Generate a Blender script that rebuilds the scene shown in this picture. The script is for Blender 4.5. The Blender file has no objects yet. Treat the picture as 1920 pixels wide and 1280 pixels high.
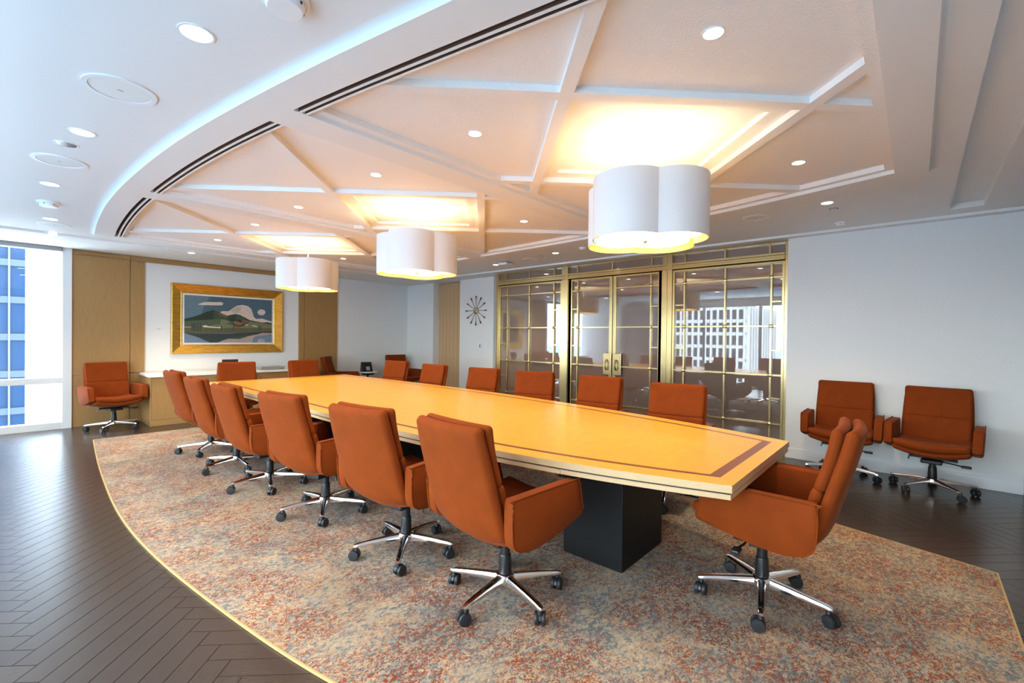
import bpy, bmesh, math, random
from mathutils import Vector, Matrix
from mathutils.geometry import tessellate_polygon
random.seed(7)
PI = math.pi
SC = bpy.context.scene
C = SC.collection

# ------------------------------------------------------------------ camera
cam_d = bpy.data.cameras.new('camera'); cam = bpy.data.objects.new('camera', cam_d); C.objects.link(cam)
cam_d.lens = 16.0; cam_d.sensor_width = 36.0; cam_d.clip_start = 0.05; cam_d.clip_end = 20000
RX = (0.664231816, 0.000878282, 0.747526135)
RY = (-0.747436018, -0.0147912394, 0.664169119)
RZ = (0.0116401655, -0.999890218, -0.00916835257)
m = Matrix(((RX[0], -RX[1], -RX[2], 0.0), (RY[0], -RY[1], -RY[2], 0.0), (RZ[0], -RZ[1], -RZ[2], 1.40), (0, 0, 0, 1)))
cam.matrix_world = m
SC.camera = cam

# ------------------------------------------------------------------ world and exposure
w = bpy.data.worlds.new('sky'); SC.world = w; w.use_nodes = True
bg = w.node_tree.nodes['Background']
bg.inputs[0].default_value = (0.83, 0.93, 1.0, 1); bg.inputs[1].default_value = 7.2
SC.view_settings.view_transform = 'Standard'; SC.view_settings.look = 'None'
SC.view_settings.gamma = 1.0; SC.view_settings.use_curve_mapping = False
SC.view_settings.exposure = 1.08
PEND_W, SPOT_W = 6.0, 38.0

# ------------------------------------------------------------------ material helpers
def _n(nt, t, **k):
    n = nt.nodes.new(t)
    for a, b in k.items(): setattr(n, a, b)
    return n
def mat(name, col, rough=0.5, metal=0.0, spec=0.5, **k):
    M = bpy.data.materials.new(name); M.use_nodes = True
    p = M.node_tree.nodes['Principled BSDF']
    p.inputs['Base Color'].default_value = (*col, 1); p.inputs['Roughness'].default_value = rough
    p.inputs['Metallic'].default_value = metal; p.inputs['Specular IOR Level'].default_value = spec
    for a, b in k.items():
        p.inputs[a.replace('_', ' ')].default_value = b
    return M
def coords(nt, scale=(1, 1, 1), rot=(0, 0, 0), kind='Object'):
    tc = _n(nt, 'ShaderNodeTexCoord'); mp = _n(nt, 'ShaderNodeMapping')
    mp.inputs['Scale'].default_value = scale; mp.inputs['Rotation'].default_value = rot
    nt.links.new(tc.outputs[kind], mp.inputs[0]); return mp.outputs[0]
def noise(nt, vec, scale, detail=4, rough=0.55, dist=0.0):
    n = _n(nt, 'ShaderNodeTexNoise'); n.inputs['Scale'].default_value = scale; n.inputs['Detail'].default_value = detail
    n.inputs['Roughness'].default_value = rough; n.inputs['Distortion'].default_value = dist
    nt.links.new(vec, n.inputs['Vector']); return n.outputs['Fac']
def ramp(nt, fac, stops):
    r = _n(nt, 'ShaderNodeValToRGB'); e = r.color_ramp.elements
    while len(e) < len(stops): e.new(0.5)
    for el, (p, c) in zip(e, stops):
        el.position = p; el.color = (*c, 1) if len(c) == 3 else c
    nt.links.new(fac, r.inputs[0]); return r.outputs[0]
def mixc(nt, fac, a, b, mode='MIX'):
    x = _n(nt, 'ShaderNodeMix', data_type='RGBA', blend_type=mode)
    for i, v in ((0, fac), (6, a), (7, b)):
        if isinstance(v, (int, float)): x.inputs[i].default_value = v
        elif isinstance(v, tuple): x.inputs[i].default_value = (*v, 1)
        else: nt.links.new(v, x.inputs[i])
    return x.outputs[2]
def bump(nt, M, h, strength, dist=0.002):
    b = _n(nt, 'ShaderNodeBump'); b.inputs['Strength'].default_value = strength; b.inputs['Distance'].default_value = dist
    nt.links.new(h, b.inputs['Height']); nt.links.new(b.outputs[0], M.node_tree.nodes['Principled BSDF'].inputs['Normal'])
def setcol(M, out): M.node_tree.links.new(out, M.node_tree.nodes['Principled BSDF'].inputs['Base Color'])

def wood(name, dark, light, rough, scale=(14, 14, 0.7), island=0.0, fine=6.0, coat=0.0):
    M = mat(name, light, rough); nt = M.node_tree
    v = coords(nt, scale)
    f = noise(nt, v, fine, 6, 0.65, 0.6)
    c = ramp(nt, f, [(0.25, dark), (0.72, light)])
    if island:
        g = _n(nt, 'ShaderNodeNewGeometry'); mr = _n(nt, 'ShaderNodeMapRange')
        mr.inputs[3].default_value = 1 - island; mr.inputs[4].default_value = 1 + island
        nt.links.new(g.outputs['Random Per Island'], mr.inputs[0])
        h = _n(nt, 'ShaderNodeHueSaturation'); nt.links.new(mr.outputs[0], h.inputs['Value']); nt.links.new(c, h.inputs['Color']); c = h.outputs[0]
    setcol(M, c); bump(nt, M, f, 0.08, 0.001)
    if coat:
        M.node_tree.nodes['Principled BSDF'].inputs['Coat Weight'].default_value = coat
        M.node_tree.nodes['Principled BSDF'].inputs['Coat Roughness'].default_value = 0.12
    return M
def velvet(name, col):
    M = mat(name, col, 0.8, 0, 0.12); nt = M.node_tree
    p = nt.nodes['Principled BSDF']
    p.inputs['Sheen Weight'].default_value = 0.08; p.inputs['Sheen Roughness'].default_value = 0.35
    p.inputs['Sheen Tint'].default_value = (1.0, 0.55, 0.32, 1)
    f = noise(nt, coords(nt), 9, 3); f2 = noise(nt, coords(nt), 420, 2)
    d = tuple(x * 0.90 for x in col); l = tuple(min(1, x * 1.08) for x in col)
    setcol(M, ramp(nt, f, [(0.3, d), (0.7, l)])); bump(nt, M, f2, 0.25, 0.001)
    return M

M_fab = velvet('rust_velvet', (0.205, 0.036, 0.0036))
M_chrome = mat('polished_aluminium', (0.86, 0.86, 0.88), 0.10, 1.0)
M_black = mat('black_plastic', (0.010, 0.011, 0.013), 0.38)
M_rubber = mat('black_rubber', (0.013, 0.015, 0.018), 0.5)
M_dark = mat('black_pedestal', (0.004, 0.0045, 0.0045), 0.5, 0, 0.3)
M_white = mat('white_paint', (0.86, 0.87, 0.86), 0.6)
M_trimw = mat('white_trim', (0.86, 0.87, 0.88), 0.4)
M_frame = mat('white_aluminium', (0.80, 0.83, 0.85), 0.35)
M_greyblind = mat('grey_blind', (0.30, 0.31, 0.32), 0.7)
M_gold = mat('brushed_brass', (0.62, 0.49, 0.24), 0.26, 1.0)
M_goldleaf = mat('gold_leaf', (0.62, 0.36, 0.07), 0.38, 0.85)
nt = M_goldleaf.node_tree
setcol(M_goldleaf, ramp(nt, noise(nt, coords(nt, (3, 3, 18)), 3, 5, 0.7), [(0.2, (0.42, 0.20, 0.03)), (0.55, (0.66, 0.40, 0.08)), (0.85, (0.80, 0.58, 0.18))]))
M_ceil = mat('ceiling_paint', (0.83, 0.84, 0.83), 0.65)
M_texc = mat('textured_plaster', (0.90, 0.88, 0.85), 0.8)
nt = M_texc.node_tree; bump(nt, M_texc, noise(nt, coords(nt), 95, 3, 0.6), 0.55, 0.004)
M_wall = mat('woven_wallcovering', (0.83, 0.84, 0.83), 0.75)
nt = M_wall.node_tree
wn = noise(nt, coords(nt, (60, 60, 260)), 1.0, 3)
setcol(M_wall, ramp(nt, wn, [(0.3, (0.79, 0.80, 0.79)), (0.7, (0.85, 0.86, 0.85))])); bump(nt, M_wall, wn, 0.12, 0.001)
M_oak = wood('honey_oak', (0.33, 0.180, 0.058), (0.43, 0.250, 0.092), 0.45, (16, 16, 0.9))
M_oakh = wood('honey_oak_rail', (0.33, 0.180, 0.058), (0.43, 0.250, 0.092), 0.45, (0.9, 16, 16))
M_maple = wood('pale_maple_door', (0.56, 0.36, 0.18), (0.66, 0.45, 0.25), 0.45, (30, 30, 0.6))
M_floor = wood('dark_stained_oak', (0.030, 0.022, 0.018), (0.058, 0.043, 0.036), 0.26, (1.4, 26, 26), island=0.22, fine=4)
M_floor.node_tree.nodes['Principled BSDF'].inputs['Specular IOR Level'].default_value = 0.75
M_joint = mat('floor_joint', (0.006, 0.005, 0.005), 0.8)
M_top = wood('table_maple', (0.68, 0.33, 0.032), (0.80, 0.43, 0.056), 0.36, (3.5, 16, 5), fine=3.0, coat=0.25)
nt = M_top.node_tree
M_edge = wood('table_edge_maple', (0.56, 0.37, 0.18), (0.68, 0.48, 0.26), 0.45, (3, 3, 40))
M_border = wood('table_border_maple', (0.68, 0.34, 0.036), (0.80, 0.44, 0.065), 0.36, (18, 2, 5), fine=3.0, coat=0.25)
M_inlay = wood('rosewood_inlay', (0.15, 0.035, 0.012), (0.27, 0.075, 0.025), 0.33, (20, 6, 6), coat=0.25)
M_diffw = mat('shade_linen', (0.86, 0.84, 0.84), 0.8)
nt = M_diffw.node_tree
p = nt.nodes['Principled BSDF']; tr = _n(nt, 'ShaderNodeBsdfTranslucent'); tr.inputs[0].default_value = (0.95, 0.85, 0.72, 1)
mx = _n(nt, 'ShaderNodeMixShader'); mx.inputs[0].default_value = 0.10
nt.links.new(p.outputs[0], mx.inputs[1]); nt.links.new(tr.outputs[0], mx.inputs[2]); nt.links.new(mx.outputs[0], nt.nodes['Material Output'].inputs[0])
M_goldlin = mat('gold_lining', (0.80, 0.56, 0.13), 0.35, 0.5)
def emit(name, col, s):
    M = bpy.data.materials.new(name); M.use_nodes = True; nt = M.node_tree; nt.nodes.clear()
    o = _n(nt, 'ShaderNodeOutputMaterial'); e = _n(nt, 'ShaderNodeEmission'); e.inputs[0].default_value = (*col, 1); e.inputs[1].default_value = s
    nt.links.new(e.outputs[0], o.inputs[0]); return M
M_lampdiff = emit('lamp_diffuser', (1.0, 0.82, 0.54), 3.8)
M_down = emit('downlight_lens', (1.0, 0.88, 0.68), 9.0)
M_screen = mat('dark_screen', (0.012, 0.013, 0.016), 0.15)
M_mesh = mat('speaker_grille', (0.80, 0.82, 0.80), 0.7)
# clear window glass
M_glass = bpy.data.materials.new('window_glass'); M_glass.use_nodes = True
nt = M_glass.node_tree; nt.nodes.clear()
o = _n(nt, 'ShaderNodeOutputMaterial'); t = _n(nt, 'ShaderNodeBsdfTransparent'); t.inputs[0].default_value = (0.93, 0.96, 0.97, 1)
g = _n(nt, 'ShaderNodeBsdfGlossy'); g.inputs[1].default_value = 0.0
mx = _n(nt, 'ShaderNodeMixShader'); mx.inputs[0].default_value = 0.05
nt.links.new(t.outputs[0], mx.inputs[1]); nt.links.new(g.outputs[0], mx.inputs[2]); nt.links.new(mx.outputs[0], o.inputs[0])
# reeded bronze glass of the doors: ribbed brown body under a smooth reflecting face
M_reed = mat('reeded_bronze_glass', (0.13, 0.095, 0.075), 0.45, 0, 0.3)
nt = M_reed.node_tree
wv = _n(nt, 'ShaderNodeTexWave', wave_type='BANDS', bands_direction='Y'); wv.inputs['Scale'].default_value = 28.0
nt.links.new(coords(nt), wv.inputs['Vector'])
setcol(M_reed, ramp(nt, wv.outputs['Fac'], [(0.1, (0.12, 0.075, 0.055)), (0.6, (0.23, 0.155, 0.115))]))
gl_ = _n(nt, 'ShaderNodeBsdfGlossy'); gl_.inputs['Roughness'].default_value = 0.008; gl_.inputs['Color'].default_value = (0.95, 0.96, 1.0, 1)
lw_ = _n(nt, 'ShaderNodeFresnel'); lw_.inputs['IOR'].default_value = 2.6
mx = _n(nt, 'ShaderNodeMixShader'); nt.links.new(lw_.outputs[0], mx.inputs[0]); nt.links.new(nt.nodes['Principled BSDF'].outputs[0], mx.inputs[1]); nt.links.new(gl_.outputs[0], mx.inputs[2])
nt.links.new(mx.outputs[0], nt.nodes['Material Output'].inputs[0])
# rug
M_rug = mat('woven_rug', (0.4, 0.3, 0.25), 0.95, 0, 0.1)
nt = M_rug.node_tree
v0 = coords(nt); v1 = coords(nt, (1.0, 1.25, 1.0), (0, 0, 0.35))
def band(nz, c, w_, soft, hi=1.0): return ramp(nt, nz, [(c - w_ - soft, (0, 0, 0)), (c - w_, (hi,) * 3), (c + w_, (hi,) * 3), (c + w_ + soft, (0, 0, 0))])
def patch(sc, lo_, hi_): return ramp(nt, noise(nt, v0, sc, 4, 0.65), [(lo_, (0.06,) * 3), (hi_, (1, 1, 1))])
mid = noise(nt, v1, 40, 4, 0.62, 0.7)
sh = _n(nt, 'ShaderNodeMath', operation='MULTIPLY_ADD'); nt.links.new(noise(nt, v0, 1.7, 5, 0.7, 0.6), sh.inputs[0]); sh.inputs[1].default_value = 0.42; sh.inputs[2].default_value = -0.21
ad = _n(nt, 'ShaderNodeMath', operation='ADD'); nt.links.new(mid, ad.inputs[0]); nt.links.new(sh.outputs[0], ad.inputs[1])
base = ramp(nt, ad.outputs[0], [(0.39, (0.125, 0.155, 0.158)), (0.47, (0.235, 0.245, 0.23)), (0.54, (0.395, 0.315, 0.225)), (0.68, (0.48, 0.335, 0.185))])
base = mixc(nt, mixc(nt, 1.0, band(noise(nt, v1, 44, 3, 0.55, 1.2), 0.44, 0.018, 0.02, 0.8), patch(2.2, 0.42, 0.56), 'MULTIPLY'), base, (0.54, 0.44, 0.34))
base = mixc(nt, mixc(nt, 1.0, band(noise(nt, v1, 36, 3, 0.5, 1.3), 0.545, 0.036, 0.018, 1.0), patch(3.0, 0.36, 0.55), 'MULTIPLY'), base, (0.265, 0.058, 0.020))
base = mixc(nt, mixc(nt, 1.0, band(noise(nt, v1, 60, 3, 0.55, 1.0), 0.47, 0.02, 0.02, 0.75), patch(4.0, 0.46, 0.62), 'MULTIPLY'), base, (0.11, 0.065, 0.055))
setcol(M_rug, base); bump(nt, M_rug, noise(nt, v0, 260, 3), 0.7, 0.004)
M_bind = mat('rug_binding', (0.46, 0.31, 0.13), 0.9)
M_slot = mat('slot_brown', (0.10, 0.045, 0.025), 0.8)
M_stonew = mat('white_stone', (0.86, 0.86, 0.87), 0.7)
M_curtain = mat('sheer_curtain', (0.80, 0.80, 0.80), 0.9)

# ------------------------------------------------------------------ object helpers
def tag(o, label=None, cat=None, group=None, kind=None):
    if label: o['label'] = label
    if cat: o['category'] = cat
    if group: o['group'] = group
    if kind: o['kind'] = kind
    return o
def obj(name, me, m=None, parent=None, loc=None, rot=None, smooth=False):
    if isinstance(me, bmesh.types.BMesh):
        d = bpy.data.meshes.new(name); me.to_mesh(d); me.free(); me = d
        if m is not None:
            for x in (m if isinstance(m, (list, tuple)) else [m]): me.materials.append(x)
        if smooth:
            me.polygons.foreach_set('use_smooth', [True] * len(me.polygons))
            me.set_sharp_from_angle(angle=math.radians(38))
    o = bpy.data.objects.new(name, me); C.objects.link(o)
    if parent: o.parent = parent
    if loc: o.location = loc
    if rot: o.rotation_euler = rot
    return o
def empty(name, loc=(0, 0, 0), rz=0.0):
    o = bpy.data.objects.new(name, None); C.objects.link(o); o.location = loc; o.rotation_euler = (0, 0, rz); o.empty_display_size = 0.1
    return o
def copy_tree(o, parent=None):
    c = o.copy(); C.objects.link(c); c.parent = parent
    for ch in o.children: copy_tree(ch, c)
    return c
def BM(): return bmesh.new()
def box(bm, x0, x1, y0, y1, z0, z1, bev=0.0, mi=0):
    vs = [bm.verts.new(p) for p in ((x0, y0, z0), (x1, y0, z0), (x1, y1, z0), (x0, y1, z0), (x0, y0, z1), (x1, y0, z1), (x1, y1, z1), (x0, y1, z1))]
    fs = [bm.faces.new([vs[i] for i in q]) for q in ((0, 3, 2, 1), (4, 5, 6, 7), (0, 1, 5, 4), (1, 2, 6, 5), (2, 3, 7, 6), (3, 0, 4, 7))]
    for f in fs: f.material_index = mi
    if bev:
        es = list({e for f in fs for e in f.edges})
        bmesh.ops.bevel(bm, geom=es, offset=bev, segments=2, affect='EDGES', profile=0.5)
    return bm
def mbox(*a, **k): return box(BM(), *a, **k)
def lathe(bm, prof, seg=24, mtx=None, mi=0):
    rings = []
    for r, z in prof:
        ring = []
        for i in range(seg):
            a = 2 * PI * i / seg; p = Vector((r * math.cos(a), r * math.sin(a), z))
            ring.append(bm.verts.new(mtx @ p if mtx else p))
        rings.append(ring)
    for a, b in zip(rings, rings[1:]):
        for i in range(seg):
            f = bm.faces.new((a[i], a[(i + 1) % seg], b[(i + 1) % seg], b[i])); f.material_index = mi
    f = bm.faces.new(list(reversed(rings[0]))); f.material_index = mi
    f = bm.faces.new(rings[-1]); f.material_index = mi
    return bm
def tube(bm, pts, r, seg=8):
    pts = [Vector(p) for p in pts]; rings = []
    for i, p in enumerate(pts):
        t = (pts[min(i + 1, len(pts) - 1)] - pts[max(i - 1, 0)]).normalized()
        u = t.cross(Vector((0, 0, 1)));  u = u if u.length > 1e-3 else t.cross(Vector((1, 0, 0))); u.normalize(); v = t.cross(u)
        rr = r[i] if isinstance(r, (list, tuple)) else r
        rings.append([bm.verts.new(p + rr * (math.cos(2 * PI * k / seg) * u + math.sin(2 * PI * k / seg) * v)) for k in range(seg)])
    for a, b in zip(rings, rings[1:]):
        for k in range(seg): bm.faces.new((a[k], a[(k + 1) % seg], b[(k + 1) % seg], b[k]))
    bm.faces.new(list(reversed(rings[0]))); bm.faces.new(rings[-1])
    bmesh.ops.recalc_face_normals(bm, faces=bm.faces[:])
    return bm
def plate(bm, outer, holes, z0, z1, mi=0):
    """flat slab z0..z1 from a 2D outline with holes"""
    loops = [outer] + list(holes)
    tri = tessellate_polygon([[Vector((x, y, 0)) for x, y in l] for l in loops])
    lo = []; hi = []
    for l in loops:
        lo.append([bm.verts.new((x, y, z0)) for x, y in l]); hi.append([bm.verts.new((x, y, z1)) for x, y in l])
    flo = [v for l in lo for v in l]; fhi = [v for l in hi for v in l]
    for a, b, c in tri:
        if len({a, b, c}) < 3: continue
        for L in (flo, fhi):
            try:
                f = bm.faces.new((L[a], L[b], L[c])); f.material_index = mi
            except ValueError: pass
    for a, b in zip(lo, hi):
        n = len(a)
        for i in range(n):
            f = bm.faces.new((a[i], a[(i + 1) % n], b[(i + 1) % n], b[i])); f.material_index = mi
    bmesh.ops.recalc_face_normals(bm, faces=bm.faces[:])
    return bm
def clip_halfplane(poly, px, py, nx, ny):
    out = []
    for i in range(len(poly)):
        a = poly[i]; b = poly[(i + 1) % len(poly)]
        da = (a[0] - px) * nx + (a[1] - py) * ny; db = (b[0] - px) * nx + (b[1] - py) * ny
        if da >= 0: out.append(a)
        if da * db < 0:
            t = da / (da - db); out.append((a[0] + t * (b[0] - a[0]), a[1] + t * (b[1] - a[1])))
    return out
def clip_convex(poly, conv):
    """conv: convex polygon, counter-clockwise"""
    for i in range(len(conv)):
        a = conv[i]; b = conv[(i + 1) % len(conv)]
        poly = clip_halfplane(poly, a[0], a[1], -(b[1] - a[1]), b[0] - a[0])
        if len(poly) < 3: return []
    return poly
def inset(poly, d):
    n = len(poly); out = []
    for i in range(n):
        p0 = Vector(poly[i - 1]); p1 = Vector(poly[i]); p2 = Vector(poly[(i + 1) % n])
        e1 = (p1 - p0).normalized(); e2 = (p2 - p1).normalized()
        n1 = Vector((-e1.y, e1.x)); n2 = Vector((-e2.y, e2.x))
        b = (n1 + n2); k = d / max(0.3, (1 + n1.dot(n2)))
        out.append(tuple(p1 + b * k))
    return out
def interp(tab, y):
    if y <= tab[0][0]: return tab[0][1]
    for (a, b), (c, d) in zip(tab, tab[1:]):
        if y <= c: return b + (d - b) * (y - a) / (c - a)
    return tab[-1][1]
def smooth_tab(tab, y0, y1, n):
    """smoothed samples (y, x) of a table"""
    out = []
    for i in range(n + 1):
        y = y0 + (y1 - y0) * i / n; s = 0; wsum = 0
        for k in range(-8, 9):
            yy = y + k * 0.09; ww = math.exp(-(k / 4.5) ** 2)
            if yy < tab[0][0]: v = tab[0][1] + (yy - tab[0][0]) * (tab[1][1] - tab[0][1]) / (tab[1][0] - tab[0][0])
            elif yy > tab[-1][0]: v = tab[-1][1] + (yy - tab[-1][0]) * (tab[-1][1] - tab[-2][1]) / (tab[-1][0] - tab[-2][0])
            else: v = interp(tab, yy)
            s += ww * v; wsum += ww
        out.append((y, s / wsum))
    return out
def crom(pts, n):
    """Catmull-Rom resample of 2D points"""
    P = [Vector(p) for p in pts]; P = [2 * P[0] - P[1]] + P + [2 * P[-1] - P[-2]]; out = []
    for i in range(1, len(P) - 2):
        for k in range(n):
            t = k / n; a, b, c, d = P[i - 1:i + 3]
            out.append(0.5 * ((2 * b) + (c - a) * t + (2 * a - 5 * b + 4 * c - d) * t * t + (3 * b - a - 3 * c + d) * t ** 3))
    out.append(P[-2]); return out

# ------------------------------------------------------------------ room numbers
CEIL, RING, LEDGE, PANEL, INNER, ROOF = 2.645, 2.610, 2.638, 2.676, 2.700, 2.80
YE, XR, XL, YN = 9.28, 6.28, -1.90, -0.76      # painting wall, door wall, window wall, wall behind the camera
XF = 6.60                                      # set back wall beyond the doors

# ------------------------------------------------------------------ floor of herringbone planks
floor = obj('floor', mbox(XL - 0.2, 6.95, YN - 0.2, YE + 0.2, -0.10, -0.0075), M_joint); tag(floor, kind='structure')
PW, PL = 0.0985, 0.788
rugL = [(-0.39, 1.44), (0.456, 1.21), (1.2, 1.01), (1.78, 0.865), (2.08, 0.81), (2.53, 0.75), (2.99, 0.69), (3.49, 0.64), (4.08, 0.605), (4.8, 0.605), (5.98, 0.66), (6.78, 0.71), (7.95, 0.80)]
def in_rug(x, y, pad):
    if y < -0.39 + pad or y > 7.93 - pad: return False
    l = interp(rugL, y); return l + pad < x < 5.44 - l - pad
G = 0.0015
room_poly = [(XL, YN), (6.85, YN), (6.85, YE), (XL, YE)]
planks = []
c45 = math.cos(PI / 4)
def uv2xy(u, v): return ((u - v) * c45 + 0.085 + 0.02, (u + v) * c45 + 3.02)
n8 = 8
for r in range(-90, 120):
    for mm in range(-9, 10):
        planks.append(((r + 2 * n8 * mm) * PW, r * PW, PL, PW, 0))
        planks.append((r * PW, (r + 1 + 2 * n8 * mm) * PW, PW, PL, 1))
bmu = mbox(-PL / 2 + G, PL / 2 - G, -PW / 2 + G, PW / 2 - G, -0.0075, 0.0)
plank_me = bpy.data.meshes.new('plank'); bmu.to_mesh(plank_me); bmu.free(); plank_me.materials.append(M_floor)
full, cut = [], []
for u, v, lu, lv, o_ in planks:
    cx, cy = uv2xy(u + lu / 2, v + lv / 2)
    if not (XL - 0.5 < cx < 7.3 and YN - 0.5 < cy < YE + 0.5): continue
    cs = [uv2xy(u + a, v + b) for a, b in ((G, G), (lu - G, G), (lu - G, lv - G), (G, lv - G))]
    if all(in_rug(x, y, 0.06) for x, y in cs): continue
    if all(XL < x < 6.85 and YN < y < YE for x, y in cs):
        front = cx * 0.7475 + cy * 0.664; side = cx * 0.664 - cy * 0.7474
        vis = front > 0.3 and abs(side) < front * 1.16
        full.append(((0 if vis else 1000) + math.hypot(cx, cy), cx, cy, o_, cs))
    else:
        q = clip_convex(cs, room_poly)
        if len(q) >= 3: cut.append(q)
full.sort()
for d_, cx, cy, o_, cs in full[:295]:
    obj('plank', plank_me, None, floor, (cx, cy, 0), (0, 0, PI / 4 + o_ * PI / 2))
bmr = BM()
for q in [f[4] for f in full[295:]] + cut:
    b = [bmr.verts.new((x, y, -0.0075)) for x, y in q]; t_ = [bmr.verts.new((x, y, 0)) for x, y in q]
    bmr.faces.new(t_)
    for i in range(len(q)): bmr.faces.new((b[i], b[(i + 1) % len(q)], t_[(i + 1) % len(q)], t_[i]))
M_floor2 = M_floor.copy(); M_floor2.name = 'dark_stained_oak_far'
fr = obj('plank_field', bmr, M_floor2, floor); tag(fr, kind='stuff')

# ------------------------------------------------------------------ rug
sm = smooth_tab(rugL, -0.39, 7.95, 60)
rug_out = [(x, y) for y, x in sm][::-1] + [(5.44 - x, y) for y, x in sm]
rug_in = inset(rug_out, 0.008)
rug = empty('rug', (2.72, 3.78, 0)); tag(rug, 'boat-shaped rust, beige and blue-grey patterned area rug under the long table', 'rug')
pile = obj('pile', plate(BM(), [(x - 2.72, y - 3.78) for x, y in rug_in], [], 0.001, 0.012), M_rug, rug)
bind = obj('binding', plate(BM(), [(x - 2.72, y - 3.78) for x, y in rug_out], [[(x - 2.72, y - 3.78) for x, y in rug_in]], 0.001, 0.0135), M_bind, rug)
bind['label'] = 'thin gold binding tape around the rug edge'
RT = 0.0125

# ------------------------------------------------------------------ walls
wall_r = obj('wall_right', mbox(XR, XR + 0.25, YN - 0.2, 1.165, 0, ROOF), M_wall); tag(wall_r, kind='structure')
bb = obj('baseboard_right', mbox(XR - 0.014, XR, YN, 1.15, 0, 0.118, 0.003), M_trimw); tag(bb, kind='structure')
wall_n = obj('wall_near', mbox(XL - 0.2, XR, YN - 0.2, YN, 0, ROOF), mat('taupe_wallcovering', (0.42, 0.38, 0.36), 0.8)); tag(wall_n, kind='structure')
# set back walls past the doors: clock wall, timber door recess, corner
wb = BM(); box(wb, XF, XF + 0.35, 6.37, 7.38, 0, ROOF); box(wb, XF, XF + 0.35, 8.29, YE + 0.2, 0, ROOF); box(wb, XF + 0.24, XF + 0.35, 7.38, 8.29, 0, ROOF); box(wb, 6.80, XF + 0.35, 6.03, 6.37, 0, ROOF); box(wb, 6.487, XF + 0.35, 5.93, 6.029, 0, ROOF)
wall_f = obj('wall_far_right', wb, M_wall); tag(wall_f, kind='structure')
dr = obj('door_2', mbox(XF + 0.17, XF + 0.24, 7.40, 8.27, 0, 2.60), M_maple); tag(dr, kind='structure')
for k in range(1, 7): obj('door_groove', mbox(XF + 0.168, XF + 0.1702, 7.40 + k * 0.124 - 0.0012, 7.40 + k * 0.124 + 0.0012, 0.02, 2.59), M_oak, dr)
bbf = obj('baseboard_far_right', mbox(XF - 0.014, XF, 6.37, 7.38, 0, 0.118), M_trimw); tag(bbf, kind='structure')

# end wall with the timber panelling
wall_e = obj('wall_end', mbox(0.70, 6.95, YE, YE + 0.2, 0, ROOF), M_wall); tag(wall_e, kind='structure')
def panel(name, x0, x1, z0, z1, m, y0=YE - 0.03, parent=None):
    return obj(name, mbox(x0, x1, y0, YE, z0, z1, 0.0015), m, parent or wall_e)
gp = 0.004
panel('timber_panel', 0.70, 1.36 - gp, 0.775, 2.545, M_oak)
panel('timber_panel', 0.70, 1.36 - gp, 0.0, 0.768, M_oak)
panel('timber_header', 0.70, 1.36 - gp, 2.55, 2.612, M_oakh)
panel('timber_panel', 1.36 + gp, 1.54, 0.775, 2.53, M_oak)
panel('timber_panel', 1.36 + gp, 1.50, 0.0, 0.768, M_oak)
panel('timber_header', 1.36 + gp, 4.785, 2.536, 2.612, M_oakh)
panel('timber_panel', 3.98, 4.09 - gp, 0.0, 2.53, M_oak)
panel('timber_panel', 4.09 + gp, 4.785, 0.0, 2.53, M_oak)
panel('shadow_gap', 0.70, 4.785, 2.614, 2.626, M_black, YE - 0.02)

# window in the end wall, beside the timber
win = obj('window_1', mbox(0.60, 0.70, YE - 0.06, YE + 0.10, 0.0, 2.62, 0.004), M_frame); tag(win, kind='structure')
obj('sill_rail', mbox(XL, 0.60, YE - 0.05, YE + 0.08, 0.0, 0.10, 0.003), M_frame, win)
obj('transom_bar', mbox(XL, 0.60, YE - 0.05, YE + 0.08, 0.66, 0.745, 0.003), M_frame, win)
obj('head_rail', mbox(XL, 0.60, YE - 0.05, YE + 0.08, 2.56, ROOF, 0.0), M_frame, win)
obj('pane', mbox(XL, 0.60, YE + 0.02, YE + 0.026, 0.745, 2.56), M_glass, win)
obj('pane', mbox(XL, 0.60, YE + 0.02, YE + 0.026, 0.10, 0.66), M_glass, win)
rb = obj('roller_blind', mbox(XL + 0.02, 0.595, YE - 0.12, YE - 0.055, 2.555, 2.618, 0.01), M_greyblind)
tag(rb, 'rolled up grey blind at the head of the end window', 'blind')

# window wall on the camera side (seen mirrored in the glass doors)
wl = BM(); box(wl, XL - 0.25, XL, 6.75, YE + 0.2, 0, ROOF); box(wl, XL - 0.25, XL, YN - 0.2, 6.75, 2.45, ROOF); box(wl, XL - 0.25, XL, YN - 0.2, 6.75, 0, 0.08)
wall_l = obj('wall_left', wl, M_white); tag(wall_l, kind='structure')
edges = [YN, 0.35, 1.875, 3.40, 5.0, 6.75]
w2 = obj('window_2', mbox(XL - 0.16, XL - 0.06, YN, 6.75, 2.40, 2.45, 0.0), M_frame); tag(w2, kind='structure')
obj('sill_rail', mbox(XL - 0.16, XL - 0.06, YN, 6.75, 0.08, 0.13), M_frame, w2)
for e in edges: obj('mullion', mbox(XL - 0.17, XL - 0.05, e - 0.04, e + 0.04, 0.08, 2.45), M_frame, w2)
for a, b in zip(edges, edges[1:]): obj('pane', mbox(XL - 0.113, XL - 0.107, a + 0.04, b - 0.04, 0.13, 2.40), M_glass, w2)
cv = BM(); n = 120; rows = []
for i in range(n + 1):
    y = 6.3 + 1.5 * i / n; x = XL + 0.10 + 0.035 * math.sin(i * 2 * PI / 8) + 0.01 * math.sin(i * 0.9)
    rows.append((cv.verts.new((x, y, 0.03)), cv.verts.new((x, y, 2.55)), cv.verts.new((x + 0.004, y, 0.03)), cv.verts.new((x + 0.004, y, 2.55))))
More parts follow.
